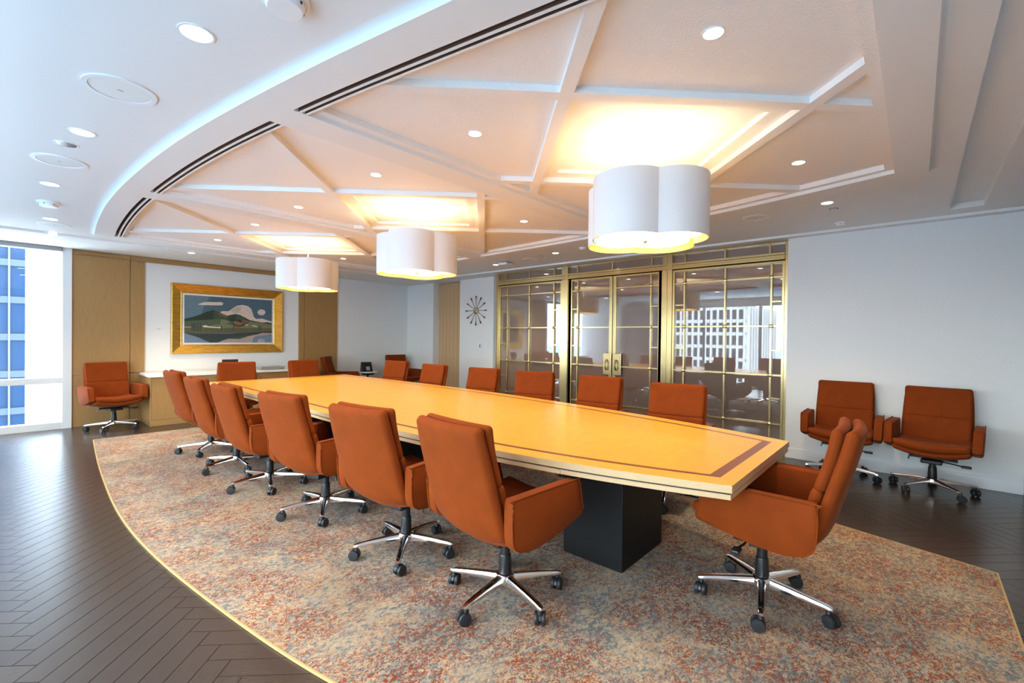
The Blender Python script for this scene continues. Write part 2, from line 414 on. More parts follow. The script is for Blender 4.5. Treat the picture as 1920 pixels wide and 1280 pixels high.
for a, b in zip(rows, rows[1:]):
    cv.faces.new((a[0], b[0], b[1], a[1])); cv.faces.new((a[2], a[3], b[3], b[2]))
    cv.faces.new((a[1], b[1], b[3], a[3])); cv.faces.new((a[0], a[2], b[2], b[0]))
cur = obj('curtain', cv, M_curtain, smooth=True); tag(cur, 'white pleated curtain drawn aside next to the window wall', 'curtain')

# ------------------------------------------------------------------ ceiling
ringL = [(0.135, 1.485), (1.0, 1.318), (1.31, 1.262), (1.70, 1.188), (2.12, 1.110), (2.55, 1.044), (2.81, 1.008), (3.28, 0.945), (3.99, 0.886), (4.88, 0.851), (5.4, 0.845), (5.94, 0.854), (6.83, 0.897), (7.55, 0.955)]
ringR = [(0.135, 4.27), (0.74, 4.43), (1.55, 4.61), (2.3, 4.70), (3.0, 4.76), (4.0, 4.81), (5.0, 4.83), (6.0, 4.82), (7.55, 4.74)]
T0, T1 = 0.135, 7.55
sl = smooth_tab(ringL, T0, T1, 48); sr = smooth_tab(ringR, T0, T1, 48)
def tray_poly(y0, y1):
    L = [(x, y) for y, x in sl if y0 + 0.12 < y < y1 - 0.12]; Rr = [(x, y) for y, x in sr if y0 + 0.12 < y < y1 - 0.12]
    tl = [(y, x) for y, x in sl]; trr = [(y, x) for y, x in sr]
    return [(interp(tl, y0), y0), (interp(trr, y0), y0)] + Rr + [(interp(trr, y1), y1), (interp(tl, y1), y1)] + L[::-1]
ring_in = tray_poly(T0, T1)
ring_out = inset(ring_in, -0.185)
outerC = [(XL - 0.2, YN - 0.2), (6.95, YN - 0.2), (6.95, YE + 0.2), (XL - 0.2, YE + 0.2)]
slot = [(-0.9, -0.44), (5.92, -0.44), (5.92, -0.215), (-0.9, -0.215)]
cove_out = inset(ring_in, -0.185 - 0.045)
ceiling = obj('ceiling', plate(BM(), outerC, [cove_out, slot], CEIL, ROOF), M_ceil); tag(ceiling, kind='structure')
obj('roof_slab', mbox(XL - 0.25, 6.95, YN - 0.25, YE + 0.2, ROOF, ROOF + 0.1), M_ceil, ceiling)
obj('slot_panel', plate(BM(), slot, [], CEIL + 0.05, ROOF), M_ceil, ceiling)
# soft cove at the outer edge of the ring
cb = BM(); N = len(ring_out); K = 6; rws = []
for i in range(N):
    a = Vector(ring_out[i]); b = Vector(cove_out[i]); row = []
    for k in range(K + 1):
        t_ = k / K; ang = t_ * PI / 2
        p_ = a.lerp(b, 1 - math.cos(ang)); row.append(cb.verts.new((p_.x, p_.y, RING + (CEIL - RING) * math.sin(ang))))
    row.append(cb.verts.new((b.x, b.y, ROOF))); row.append(cb.verts.new((a.x, a.y, ROOF))); rws.append(row)
for i in range(N):
    A, B = rws[i], rws[(i + 1) % N]
    for k in range(len(A)):
        k2 = (k + 1) % len(A)
        cb.faces.new((A[k], A[k2], B[k2], B[k]))
bmesh.ops.recalc_face_normals(cb, faces=cb.faces[:])
obj('cove_edge', cb, M_ceil, ceiling, smooth=True)
obj('ring_band', plate(BM(), ring_out, [ring_in], RING, ROOF), M_ceil, ceiling)
B1, B2 = (2.53, 2.76), (4.94, 5.18)
bays = [(T0, B1[0]), (B1[1], B2[0]), (B2[1], T1)]
def tray_quad(a, b): q = tray_poly(a, b); nL = [p for p in q]; return [q[0], q[1], max((p for p in q if p[1] > b - 1e-6), key=lambda p: p[0]), min((p for p in q if p[1] > b - 1e-6), key=lambda p: p[0])]
for a, b in (B1, B2): obj('main_beam', plate(BM(), tray_quad(a, b), [], RING + 0.0006, ROOF - 0.001), M_ceil, ceiling)
def shift_left(poly, d):
    mid_ = 2.86; return [((x + d) if x < mid_ else x, y) for x, y in poly]
XC = 2.86; YC = [1.365, 3.865, 6.365]; HD = 0.93; BW = 0.072
for (ya, yb), yc in zip(bays, YC):
    bay = shift_left(tray_poly(ya, yb), 0.065); ins = inset(bay, 0.055); pan = ins
    obj('ledge', plate(BM(), bay, [ins], LEDGE, ROOF - 0.01), M_texc, ceiling)
    # open shadow slots along the curved window side: ring, slot, thin strip, slot, lip
    ys = [ya] + [y for y, x in sl if ya + 0.12 < y < yb - 0.12] + [yb]; tls = [(y, x) for y, x in sl]
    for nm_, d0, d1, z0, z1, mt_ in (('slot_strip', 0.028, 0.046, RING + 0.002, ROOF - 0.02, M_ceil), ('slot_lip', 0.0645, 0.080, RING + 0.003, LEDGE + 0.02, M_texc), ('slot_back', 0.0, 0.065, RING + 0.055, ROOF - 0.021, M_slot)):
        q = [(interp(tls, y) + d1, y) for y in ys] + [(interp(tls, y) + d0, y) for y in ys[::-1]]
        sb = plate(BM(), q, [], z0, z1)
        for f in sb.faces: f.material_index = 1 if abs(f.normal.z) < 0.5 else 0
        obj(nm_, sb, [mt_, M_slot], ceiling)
    s = HD - 0.20
    dia = [(XC, yc - s), (XC + s, yc), (XC, yc + s), (XC - s, yc)]
    obj('plaster_panel', plate(BM(), bay, [dia], PANEL, ROOF - 0.015), M_texc, ceiling)
    obj('lamp_panel', plate(BM(), dia, [], INNER, ROOF - 0.016), M_ceil, ceiling)
    for kk, (sx, sy) in enumerate(((1, 1), (1, -1), (-1, 1), (-1, -1))):
        # beam whose axis passes through the diamond's corners, running out to the tray rim
        mx_, my_ = XC + sx * HD / 2, yc + sy * HD / 2
        d = Vector((c45, -c45 * sx * sy)); nn = Vector((-d.y, d.x)); Lg = 4.0
        q = [(mx_ + d.x * s1 * Lg + nn.x * s2 * BW / 2, my_ + d.y * s1 * Lg + nn.y * s2 * BW / 2) for s1, s2 in ((-1, -1), (1, -1), (1, 1), (-1, 1))]
        q = clip_convex(q, ins)
        if len(q) >= 3: obj('rib', plate(BM(), q, [], LEDGE + 0.0008 + 0.0005 * kk, ROOF - 0.014 - 0.0007 * kk), M_texc, ceiling)
obj('border_strip', mbox(6.165, 6.95, YN - 0.2, YE + 0.2, RING + 0.008, CEIL + 0.02), M_ceil, ceiling)
obj('border_strip', mbox(XL - 0.2, 6.165, 8.10, YE + 0.2, RING + 0.008, CEIL + 0.02), M_ceil, ceiling)

# ------------------------------------------------------------------ glass door wall
XD = 6.345; Y0D, Y1D = 1.165, 5.97
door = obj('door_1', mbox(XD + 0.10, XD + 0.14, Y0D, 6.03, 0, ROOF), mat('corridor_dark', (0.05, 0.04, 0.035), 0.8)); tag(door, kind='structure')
def bar(name, y0, y1, z0, z1, d0=0.0, d1=0.09, bev=0.004, parent=None): return obj(name, mbox(XD + d0, XD + d1, y0, y1, z0, z1, bev), M_gold, parent or door)
bar('jamb', Y1D, 6.03, 0, 2.612, -0.03, 0.14); bar('jamb', Y0D - 0.002, Y0D + 0.04, 0, 2.612, -0.012, 0.14)
bar('post', 4.445, 4.513, 0, 2.612, -0.015); bar('post', 4.378, 4.440, 0, 2.612, -0.028); bar('post', 2.675, 2.748, 0, 2.612, -0.015); bar('post', 2.597, 2.668, 0, 2.612, -0.028)
for z0, z1, d0 in ((2.385, 2.412, -0.03), (2.412, 2.445, -0.018), (2.445, 2.475, -0.026)): bar('transom_rail', Y0D + 0.04, Y1D, z0, z1, d0)
bar('head_rail', Y0D + 0.04, Y1D, 2.59, 2.612, -0.01)
bar('bottom_rail', Y0D + 0.04, Y1D, 0.0, 0.05, -0.01)
# transom lights
for a, b in ((4.513, Y1D), (2.748, 4.378), (Y0D + 0.04, 2.597)):
    wdt = b - a; cut_ = [a, a + 0.17, (a + b) / 2, b - 0.17, b]
    for c0 in cut_[1:-1]: bar('glazing_bar', c0 - 0.011, c0 + 0.011, 2.475, 2.59, 0.004, 0.05, 0.002)
    for c0, c1 in zip(cut_, cut_[1:]): obj('pane', mbox(XD + 0.03, XD + 0.042, c0, c1, 2.475, 2.59), M_reed, door)
HZ = [0.05, 0.367, 0.967, 1.576, 2.182, 2.345]; HALF = [0.676, 1.275, 1.879]
ros = BM(); lathe(ros, [(0.0255, 0.0), (0.0255, 0.010), (0.018, 0.017), (0.006, 0.019)], 8, Matrix.Rotation(-PI / 2, 4, 'Y'))
ros_me = bpy.data.meshes.new('rosette'); ros.to_mesh(ros_me); ros.free(); ros_me.materials.append(M_gold)
def leaf(a, b, vs, narrow, parent, stile=0.03, top=2.375):
    """framed leaf a..b with vertical glazing bars at vs; narrow = list of narrow columns that carry half bars"""
    bar('stile', a, a + stile, 0.05, top, -0.008, 0.07, 0.004, parent); bar('stile', b - stile, b, 0.05, top, -0.008, 0.07, 0.004, parent)
    bar('top_rail', a + stile, b - stile, 2.345, top, -0.006, 0.07, 0.003, parent)
    cols = [a + stile] + list(vs) + [b - stile]
    for v_ in vs: bar('glazing_bar', v_ - 0.011, v_ + 0.011, 0.05, 2.345, 0.0, 0.055, 0.002, parent)
    for z in HZ[1:-1]:
        bar('glazing_bar', a + stile, b - stile, z - 0.011, z + 0.011, 0.002, 0.053, 0.002, parent)
        for v_ in vs: obj('rosette', ros_me, None, parent, (XD + 0.002, v_, z))
    for c0, c1 in zip(cols, cols[1:]):
        zs = sorted(HZ + (HALF if (c0, c1) in [(cols[i], cols[i + 1]) for i in narrow] else []))
        for z in (HALF if (c0, c1) in [(cols[i], cols[i + 1]) for i in narrow] else []): bar('glazing_bar', c0 + 0.008, c1 - 0.008, z - 0.010, z + 0.010, 0.004, 0.05, 0.002, parent)
        for z0, z1 in zip(zs, zs[1:]): obj('pane', mbox(XD + 0.03, XD + 0.042, c0, c1, z0, z1), M_reed, parent)
leaf(4.513, Y1D, (4.685, 5.235, 5.765), (0, 3), door)
leaf(Y0D + 0.04, 2.597, (1.352, 1.895, 2.432), (0, 3), door)
dl = bar('door_leaf', 4.30, 4.378, 0.05, 2.375, -0.008, 0.07); leaf(3.552, 4.372, (4.197,), (1,), dl, 0.055)
dr_ = bar('door_leaf', 2.748, 2.80, 0.05, 2.375, -0.008, 0.07); leaf(2.752, 3.540, (2.925,), (0,), dr_, 0.055)
for yc_, par in ((3.625, dl), (3.455, dr_)):
    pl = obj('escutcheon', mbox(XD - 0.022, XD - 0.004, yc_ - 0.072, yc_ + 0.072, 0.83, 1.17, 0.006), M_gold, par)
    obj('escutcheon_panel', mbox(XD - 0.027, XD - 0.022, yc_ - 0.052, yc_ + 0.052, 0.85, 1.15, 0.002), M_gold, par)
    pu = BM(); tube(pu, [(XD - 0.022, yc_, 1.07), (XD - 0.05, yc_, 1.065), (XD - 0.068, yc_, 1.03), (XD - 0.068, yc_, 0.95), (XD - 0.05, yc_, 0.915), (XD - 0.022, yc_, 0.91)], [0.008, 0.011, 0.013, 0.013, 0.011, 0.008], 10)
    obj('pull_handle', pu, M_gold, par, smooth=True)

# ------------------------------------------------------------------ boardroom table
TZ = 0.76
tabL = [(0.594, 2.130), (0.85, 2.045), (1.22, 1.945), (1.76, 1.858), (2.42, 1.795), (3.35, 1.772), (3.84, 1.780), (5.31, 1.805), (7.0, 1.835)]
tabR = [(0.594, 3.330), (1.15, 3.505), (1.93, 3.640), (2.76, 3.740), (3.54, 3.805), (4.38, 3.825), (5.24, 3.825), (7.0, 3.765)]
tl_ = smooth_tab(tabL, 0.594, 7.0, 40); tr_ = smooth_tab(tabR, 0.594, 7.0, 40)
def tpoly(off, end0, end1):
    y0, y1 = 0.594 + end0, 7.0 - end1
    L = [(interp(tl_, y0 + (y1 - y0) * i / 36) + off, y0 + (y1 - y0) * i / 36) for i in range(37)]
    R_ = [(interp(tr_, y0 + (y1 - y0) * i / 36) - off, y0 + (y1 - y0) * i / 36) for i in range(37)]
    return R_ + L[::-1]
table = empty('conference_table', (2.77, 3.8, 0)); tag(table, 'long boat-shaped honey maple conference table with rosewood inlay and black pedestals', 'table')
def tp(name, bm, m): 
    bmesh.ops.translate(bm, verts=bm.verts[:], vec=(-2.77, -3.8, 0)); return obj(name, bm, m, table)
P_out, P_a, P_b = tpoly(0, 0, 0), tpoly(0.118, 0.078, 0.078), tpoly(0.153, 0.130, 0.130)
bmt = plate(BM(), P_out, [P_a], TZ - 0.034, TZ); 
for f in bmt.faces:
    if abs(f.normal.z) < 0.5: f.material_index = 1
tp('border', bmt, [M_border, M_edge])
iv = tp('inlay_band', plate(BM(), P_a, [P_b], TZ - 0.034, TZ), M_inlay); iv['label'] = 'dark rosewood inlay band'
tp('tabletop', plate(BM(), P_b, [], TZ - 0.034, TZ), M_top)
tp('shadow_reveal', plate(BM(), tpoly(0.016, 0.016, 0.016), [], TZ - 0.043, TZ - 0.034), M_black)
tp('lower_frame', plate(BM(), tpoly(0.006, 0.006, 0.006), [], TZ - 0.066, TZ - 0.043), M_edge)
near_y = [1.62, 2.45, 3.45, 4.42, 5.30, 6.25]
for side, tabx in ((-1, tl_), (1, tr_)):
    for yy in near_y:
        xx = interp(tabx, yy); x2 = interp(tabx, yy + 0.25); x1 = interp(tabx, yy - 0.25)
        b = BM(); 
        for (ya, yb, za, zb) in ((yy - 0.25, yy + 0.25, TZ - 0.064, TZ - 0.044),):
            q = [(x1 + side * 0.0005, ya), (x1 - side * 0.05, ya), (x2 - side * 0.05, yb), (x2 + side * 0.0005, yb)]
            plate(b, q, [], za, zb)
        tp('drawer_front', b, M_edge)
for yy in (1.28, 3.58, 5.85):
    b = mbox(2.44, 3.00, yy, yy + 0.42, RT, TZ - 0.066, 0.004); tp('pedestal', b, M_dark)

# ------------------------------------------------------------------ swivel chair
def pad(profile, hw, th, bow, steps=4, side=1, ncap=3, crown=0.0):
    """upholstered pad lofted along a (y,z) profile; side=+1 turns the pad's face to the sitter"""
    P = crom(profile, steps); n = len(P); bm = BM(); secs = []
    def fn(v, i):
        if callable(v): return v(i / (n - 1))
        return v
    fr = []
    for i in range(n):
        t = (P[min(i + 1, n - 1)] - P[max(i - 1, 0)]).normalized(); nr = Vector((-t.y, t.x)) * side; fr.append((P[i], t, nr, fn(hw, i), fn(th, i), fn(bow, i)))
    stations = []
    p0, t0, n0, h0, th0, b0 = fr[0]
    for k in range(ncap, 0, -1):
        a = k / ncap * PI / 2 * 0.93; r = th0 / 2
        stations.append((p0 - t0 * r * math.sin(a), n0, h0 - r * (1 - math.cos(a)), th0 * math.cos(a), b0))
    for p, t, nr, h, tt, bb_ in fr: stations.append((p, nr, h, tt, bb_))
    p1, t1, n1, h1, th1, b1 = fr[-1]
    for k in range(1, ncap + 1):
        a = k / ncap * PI / 2 * 0.93; r = th1 / 2
        stations.append((p1 + t1 * r * math.sin(a), n1, h1 - r * (1 - math.cos(a)), th1 * math.cos(a), b1))
    for p, nr, h, tt, bb_ in stations:
        ring = []; r = min(tt / 2 * 0.98, 0.028); e = tt / 2
        pts = []
        for sx, sn, a0 in ((1, 1, 0), (-1, 1, PI / 2), (-1, -1, PI), (1, -1, 1.5 * PI)):
            for k in range(4):
                a = a0 + k / 3 * PI / 2; pts.append((sx * (h - r) + r * math.cos(a), sn * (e - r) + r * math.sin(a)))
            # straight run to the next corner
            if (sx, sn) == (1, 1): pts += [((h - r) * (1 - 2 * j / 7), e) for j in range(1, 7)]
            if (sx, sn) == (-1, -1): pts += [(-(h - r) * (1 - 2 * j / 7), -e) for j in range(1, 7)]
        for x, q in pts:
            cr = crown * max(0, 1 - (x / h) ** 2) if q > 0 else 0
            off = q + bb_ * (x / h) ** 2 + cr
            ring.append(bm.verts.new((x, p.x + nr.x * off, p.y + nr.y * off)))
        secs.append(ring)
    m_ = len(secs[0])
    for a, b in zip(secs, secs[1:]):
        for k in range(m_): bm.faces.new((a[k], a[(k + 1) % m_], b[(k + 1) % m_], b[k]))
    bm.faces.new(list(reversed(secs[0]))); bm.faces.new(secs[-1])
    bmesh.ops.recalc_face_normals(bm, faces=bm.faces[:])
    return bm
def arm_panel(s):
    # side outline (y,z) of the arm, rounded at the rear foot
    out = crom([(-0.255, 0.652), (-0.272, 0.641), (-0.274, 0.55), (-0.262, 0.445), (-0.215, 0.402), (-0.13, 0.388), (0.02, 0.405), (0.20, 0.452), (0.236, 0.468), (0.243, 0.49), (0.205, 0.633), (0.192, 0.650), (0.17, 0.657)], 3)
    bm = BM(); def_x = lambda z, b: s * (b + (z - 0.45) * 0.035)
    loops = []
    for xo, ins_ in ((0.264, 0.014), (0.268, 0.004), (0.276, 0.0), (0.318, 0.0), (0.327, 0.004), (0.332, 0.016)):
        cyz = Vector((sum(p.x for p in out) / len(out), sum(p.y for p in out) / len(out))); lp = []
        for p in out:
            d = (cyz - p); d.normalize(); q = p + d * ins_
            lp.append(bm.verts.new((def_x(q.y, xo), q.x, q.y)))
        loops.append(lp)
    n = len(out)
    for a, b in zip(loops, loops[1:]):
        for k in range(n): bm.faces.new((a[k], a[(k + 1) % n], b[(k + 1) % n], b[k]))
    bm.faces.new(loops[0]); bm.faces.new(loops[-1])
    bmesh.ops.recalc_face_normals(bm, faces=bm.faces[:])
    return bm
def arm_piping(s):
    pts = crom([(-0.215, 0.404), (-0.262, 0.447), (-0.275, 0.55), (-0.273, 0.640), (-0.255, 0.654), (0.17, 0.658), (0.192, 0.650), (0.207, 0.633), (0.243, 0.49)], 3)
    return tube(BM(), [(s * (0.327 + (p.y - 0.45) * 0.035), p.x, p.y) for p in pts], 0.0042, 6)
def make_chair():
    t = empty('swivel_chair')
    shell = pad([(-0.405, 0.945), (-0.388, 0.86), (-0.358, 0.74), (-0.324, 0.61), (-0.292, 0.50), (-0.250, 0.425), (-0.16, 0.378)],
                lambda u: 0.246 + 0.016 * math.sin(u * PI * 0.9), lambda u: 0.058 - 0.008 * u, lambda u: 0.020 + 0.022 * u, 4)
    sh = obj('back_shell', shell, M_fab, t, smooth=True)
    seatpan = pad([(-0.19, 0.378), (-0.06, 0.362), (0.10, 0.374), (0.262, 0.408)], 0.263, 0.045, 0.046, 4)
    obj('seat_shell', seatpan, M_fab, t, smooth=True)
    up = pad([(-0.347, 0.955), (-0.333, 0.87), (-0.310, 0.78), (-0.287, 0.705)], 0.246, 0.048, 0.016, 4, crown=0.006)
    obj('back_cushion', up, M_fab, t, smooth=True)
    lo = pad([(-0.277, 0.672), (-0.256, 0.59), (-0.228, 0.485)], 0.250, 0.048, 0.020, 4, crown=0.006)
    obj('lumbar_cushion', lo, M_fab, t, smooth=True)
    se = pad([(-0.20, 0.436), (-0.05, 0.428), (0.12, 0.443), (0.262, 0.464)], lambda u: 0.262, 0.068, 0.034, 4, crown=0.010)
    obj('seat_cushion', se, M_fab, t, smooth=True)
    for s in (-1, 1):
        a = obj('armrest', arm_panel(s), M_fab, t, smooth=True); obj('piping', arm_piping(s), M_fab, a, smooth=True)
    bm = BM(); lathe(bm, [(0.030, 0.075), (0.035, 0.082), (0.034, 0.16), (0.031, 0.225), (0.030, 0.23), (0.026, 0.234), (0.026, 0.345)], 20)
    obj('gas_column', bm, M_black, t, smooth=True)
    bm = BM(); box(bm, -0.075, 0.075, -0.12, 0.13, 0.302, 0.338, 0.01); box(bm, -0.17, 0.17, -0.03, 0.03, 0.328, 0.345, 0.004)
    obj('tilt_mechanism', bm, M_black, t)
    bm = BM(); tube(bm, [(-0.07, 0.05, 0.325), (-0.15, 0.06, 0.318), (-0.20, 0.075, 0.315)], 0.006, 8)
    lv = obj('lever', bm, M_black, t, smooth=True); obj('paddle', mbox(-0.262, -0.195, 0.055, 0.095, 0.302, 0.322, 0.006), M_black, lv)
    bm = BM(); tube(bm, [(0.07, -0.03, 0.325), (0.17, -0.03, 0.322), (0.178, -0.03, 0.295)], 0.006, 8); obj('lever', bm, M_black, t, smooth=True)
    bm = BM(); lathe(bm, [(0.028, 0.074), (0.048, 0.080), (0.052, 0.092), (0.050, 0.118), (0.044, 0.130), (0.036, 0.134)], 24); obj('hub', bm, M_chrome, t, smooth=True)
    # spoke: tapered bar with a rounded ridge
    bm = BM(); secs = []
    for r, hw, zt, zb in ((0.035, 0.024, 0.128, 0.082), (0.10, 0.022, 0.123, 0.086), (0.20, 0.018, 0.113, 0.086), (0.285, 0.016, 0.103, 0.083), (0.305, 0.0155, 0.099, 0.080), (0.320, 0.010, 0.094, 0.081)):
        zr = zt - zb
        secs.append([bm.verts.new((r, y, z)) for y, z in ((-hw, zb), (-hw, zb + zr * 0.55), (-hw * 0.72, zb + zr * 0.9), (0, zt), (hw * 0.72, zb + zr * 0.9), (hw, zb + zr * 0.55), (hw, zb))])
    for a, b in zip(secs, secs[1:]):
        for k in range(7): bm.faces.new((a[k], a[(k + 1) % 7], b[(k + 1) % 7], b[k]))
    bm.faces.new(secs[0]); bm.faces.new(secs[-1]); bmesh.ops.recalc_face_normals(bm, faces=bm.faces[:])
    sp = obj('spoke', bm, M_chrome, t, smooth=True); spm = sp.data
    bm = BM(); lathe(bm, [(0.0055, 0.05), (0.0055, 0.083)], 10)
    lathe(bm, [(0.012, 0.055), (0.015, 0.060), (0.012, 0.076)], 12)
    # hood over the wheels
    prof = [(math.cos(a) * 0.033, 0.0325 + math.sin(a) * 0.033) for a in [PI * (0.02 + 0.96 * k / 10) for k in range(11)]]
    va = [[bm.verts.new((x - 0.012, y, z)) for x, z in prof] for y in (-0.006, 0.006)]
    for k in range(10): bm.faces.new((va[0][k], va[1][k], va[1][k + 1], va[0][k + 1]))
    bm.faces.new(va[0]); bm.faces.new(list(reversed(va[1])))
    ca = obj('caster', bm, M_black, t, smooth=True); cam_ = ca.data
    bm = BM(); lathe(bm, [(0.019, -0.0105), (0.029, -0.0095), (0.032, -0.0045), (0.032, 0.0045), (0.029, 0.0095), (0.019, 0.0105)], 20, Matrix.Rotation(PI / 2, 4, 'X'))
    wh = obj('wheel', bm, M_rubber, ca, smooth=True); whm = wh.data
    for k in range(5):
        a = 2 * PI * k / 5 + 0.32
        s_ = sp if k == 0 else obj('spoke', spm, None, t)
        s_.rotation_euler = (0, 0, a)
        c_ = ca if k == 0 else obj('caster', cam_, None, t)
        c_.location = (0.303 * math.cos(a), 0.303 * math.sin(a), 0); c_.rotation_euler = (0, 0, a + (0.9, -2.0, 1.6, 2.7, -0.7)[k])
        w1 = wh if k == 0 else obj('wheel', whm, None, c_)
        w1.location = (-0.012, -0.0175, 0.0322); w_2 = obj('wheel', whm, None, c_); w_2.location = (-0.012, 0.0175, 0.0322)
    return t
UPPER = ('back_shell', 'seat_shell', 'back_cushion', 'lumbar_cushion', 'seat_cushion', 'armrest', 'tilt_mechanism', 'lever')
proto = make_chair(); first = [True]
def place(x, y, face, lift, label, group, base_rot=0.0, z=0.0):
    """face: heading of the sitter in degrees; lift: seat height adjustment"""
    c = proto if first[0] else copy_tree(proto)
    first[0] = False
    c.location = (x, y, z); c.rotation_euler = (0, 0, math.radians(face - 90)); tag(c, label, 'chair', group)
    for ch in c.children:
        nm = ch.name.split('.')[0]
        if nm in UPPER: ch.location.z += lift
        elif base_rot and nm in ('spoke', 'caster'):
            a = math.radians(base_rot); lx, ly = ch.location.x, ch.location.y
            ch.location.x = lx * math.cos(a) - ly * math.sin(a); ch.location.y = lx * math.sin(a) + ly * math.cos(a); ch.rotation_euler.z += a
    return c
ordn = ['next to the painting end', 'second from the painting end', 'third from the painting end', 'fourth from the painting end', 'fifth from the painting end', 'farthest from the painting end']
gs = 'rust chairs around the conference table'
near = [(1.66, 6.22, 2, -0.01, 14), (1.64, 5.28, 0, -0.01, 40), (1.65, 4.43, 1, -0.015, 20), (1.70, 3.45, 9, 0.0, 0), (1.74, 2.44, 8, 0.015, -12), (1.80, 1.63, -4, 0.02, 30)]
far = [(4.12, 6.50, 191, 0, 0), (4.00, 5.40, 183, 0, 20), (4.13, 4.43, 190, -0.01, 50), (4.14, 3.44, 202, -0.005, 10), (4.02, 2.54, 186, 0.005, 33), (3.80, 1.60, 186, 0.01, 0)]
for k, (x, y, f, l, br) in enumerate(near): place(x, y, f, l, 'rust velvet swivel chair at the window side of the table, ' + ordn[k], gs, br, RT)
for k, (x, y, f, l, br) in enumerate(far): place(x, y, f, l, 'rust velvet swivel chair at the glass-door side of the table, ' + ordn[k], gs, br, RT)
place(2.71, 0.60, 92, 0.02, 'rust velvet swivel chair alone at the narrow table end facing the painting', gs, 14, RT)
place(2.30, 7.30, 258, 0.0, 'rust velvet swivel chair at the painting end of the table, by the window side', gs, 8, RT)
place(3.40, 7.28, 276, 0.0, 'rust velvet swivel chair at the painting end of the table, by the glass-door side', gs, 31, RT)
gw = 'spare rust chairs along the walls'
place(1.10, 8.70, 278, -0.01, 'rust velvet swivel chair against the timber panelling beside the end window', gw, 22)
place(4.62, 8.62, 318, 0.0, 'rust velvet swivel chair turned sideways between the timber panelling and the small phone table', gw, 5)
place(6.05, 8.62, 268, 0.0, 'rust velvet swivel chair in the white corner between the small phone table and side wall', gw, 40)
place(5.83, 0.57, 181, -0.01, 'rust velvet swivel chair against the white wall, next to the glass doors', gw, 60)
place(5.82, -0.13, 174, -0.015, 'rust velvet swivel chair against the white wall, farther from the glass doors', gw, 27)

# ------------------------------------------------------------------ pendant lamps
def clover(r, off, rot, seg=14):
    """outline of four overlapping circles"""
    pts = []
    # intersection angle on each lobe
    ac = math.acos(max(-1, min(1, (off * c45) / r))) ; half = PI - (PI / 4 + 0) 
    # lobe k centred at angle; neighbours meet on the diagonals at distance q
    q = off * c45 + math.sqrt(r * r - (off * c45) ** 2)
    for k in range(4):
        ca = rot + k * PI / 2; cx, cy = off * math.cos(ca), off * math.sin(ca)
        mxp = Vector((q * math.cos(ca - PI / 4), q * math.sin(ca - PI / 4))); a0 = math.atan2(mxp.y - cy, mxp.x - cx)
        mxp2 = Vector((q * math.cos(ca + PI / 4), q * math.sin(ca + PI / 4))); a1 = math.atan2(mxp2.y - cy, mxp2.x - cx)
        while a1 < a0: a1 += 2 * PI
        for i in range(seg):
            a = a0 + (a1 - a0) * i / seg; pts.append((cx + r * math.cos(a), cy + r * math.sin(a)))
    return pts
def wallstrip(bm, o_, i_, z0, z1, mo, mi_):
    n = len(o_)
    V = [[bm.verts.new((x, y, z)) for x, y in p] for p, z in ((o_, z0), (o_, z1), (i_, z1), (i_, z0))]
    for k in range(n):
        k2 = (k + 1) % n
        for a, b, mt in ((0, 1, mo), (1, 2, mo), (2, 3, mi_), (3, 0, mi_)):
            f = bm.faces.new((V[a][k], V[a][k2], V[b][k2], V[b][k])); f.material_index = mt
    bmesh.ops.recalc_face_normals(bm, faces=bm.faces[:])
    return bm
plabels = ['white four-lobed drum pendant lamp over the table end away from the painting', 'white four-lobed drum pendant lamp over the middle of the table', 'white four-lobed drum pendant lamp nearest the painting']
seam = [219, 263.5, 221]
for k in range(3):
    x, y = XC, YC[k]; rot = math.radians(seam[k] + 45)
    pt = empty('pendant_lamp', (x, y, INNER)); tag(pt, plabels[k], 'lamp', 'pendant lamps over the table')
    Z0, Z1 = 2.035 - INNER, 2.425 - INNER
    o1 = clover(0.235, 0.178, rot); o2 = clover(0.228, 0.178, rot)
    shd = obj('shade', wallstrip(BM(), o1, o2, Z0, Z1, 0, 1), [M_diffw, M_goldlin], pt, smooth=True); shd['label'] = 'white fabric shade lined in gold'
    di = obj('diffuser', plate(BM(), clover(0.205, 0.165, rot), [], Z0 + 0.035, Z0 + 0.041), M_lampdiff, pt)
    obj('shade_hanger', tube(BM(), [(-0.22, 0, Z1 - 0.08), (0.22, 0, Z1 - 0.08)], 0.005, 8), M_trimw, pt)
    obj('rod', tube(BM(), [(0, 0, -0.03), (0, 0, Z0 + 0.03)], 0.008, 10), M_trimw, pt, smooth=True)
    bm = BM(); lathe(bm, [(0.03, -0.05), (0.066, -0.046), (0.076, -0.034), (0.078, 0.0)], 28); obj('canopy', bm, M_trimw, pt, smooth=True)
    bm = BM(); lathe(bm, [(0.004, Z0 + 0.004), (0.013, Z0 + 0.010), (0.016, Z0 + 0.020), (0.013, Z0 + 0.030), (0.006, Z0 + 0.036)], 14); obj('finial', bm, M_gold, pt, smooth=True)
    for q in range(4):
        a = rot + q * PI / 2
        ld = bpy.data.lights.new('pendant_bulb', 'POINT'); ld.energy = PEND_W / 4; ld.color = (1.0, 0.75, 0.45); ld.shadow_soft_size = 0.05
        lo_ = bpy.data.objects.new('bulb_light', ld); C.objects.link(lo_); lo_.parent = pt; lo_.location = (0.13 * math.cos(a), 0.13 * math.sin(a), Z0 + 0.17)
        bm = BM(); lathe(bm, [(0.006, Z0 + 0.04), (0.011, Z0 + 0.06), (0.011, Z0 + 0.08), (0.004, Z0 + 0.085)], 8, Matrix.Translation((0.13 * math.cos(a), 0.13 * math.sin(a), 0))); obj('lamp_holder', bm, M_trimw, pt)

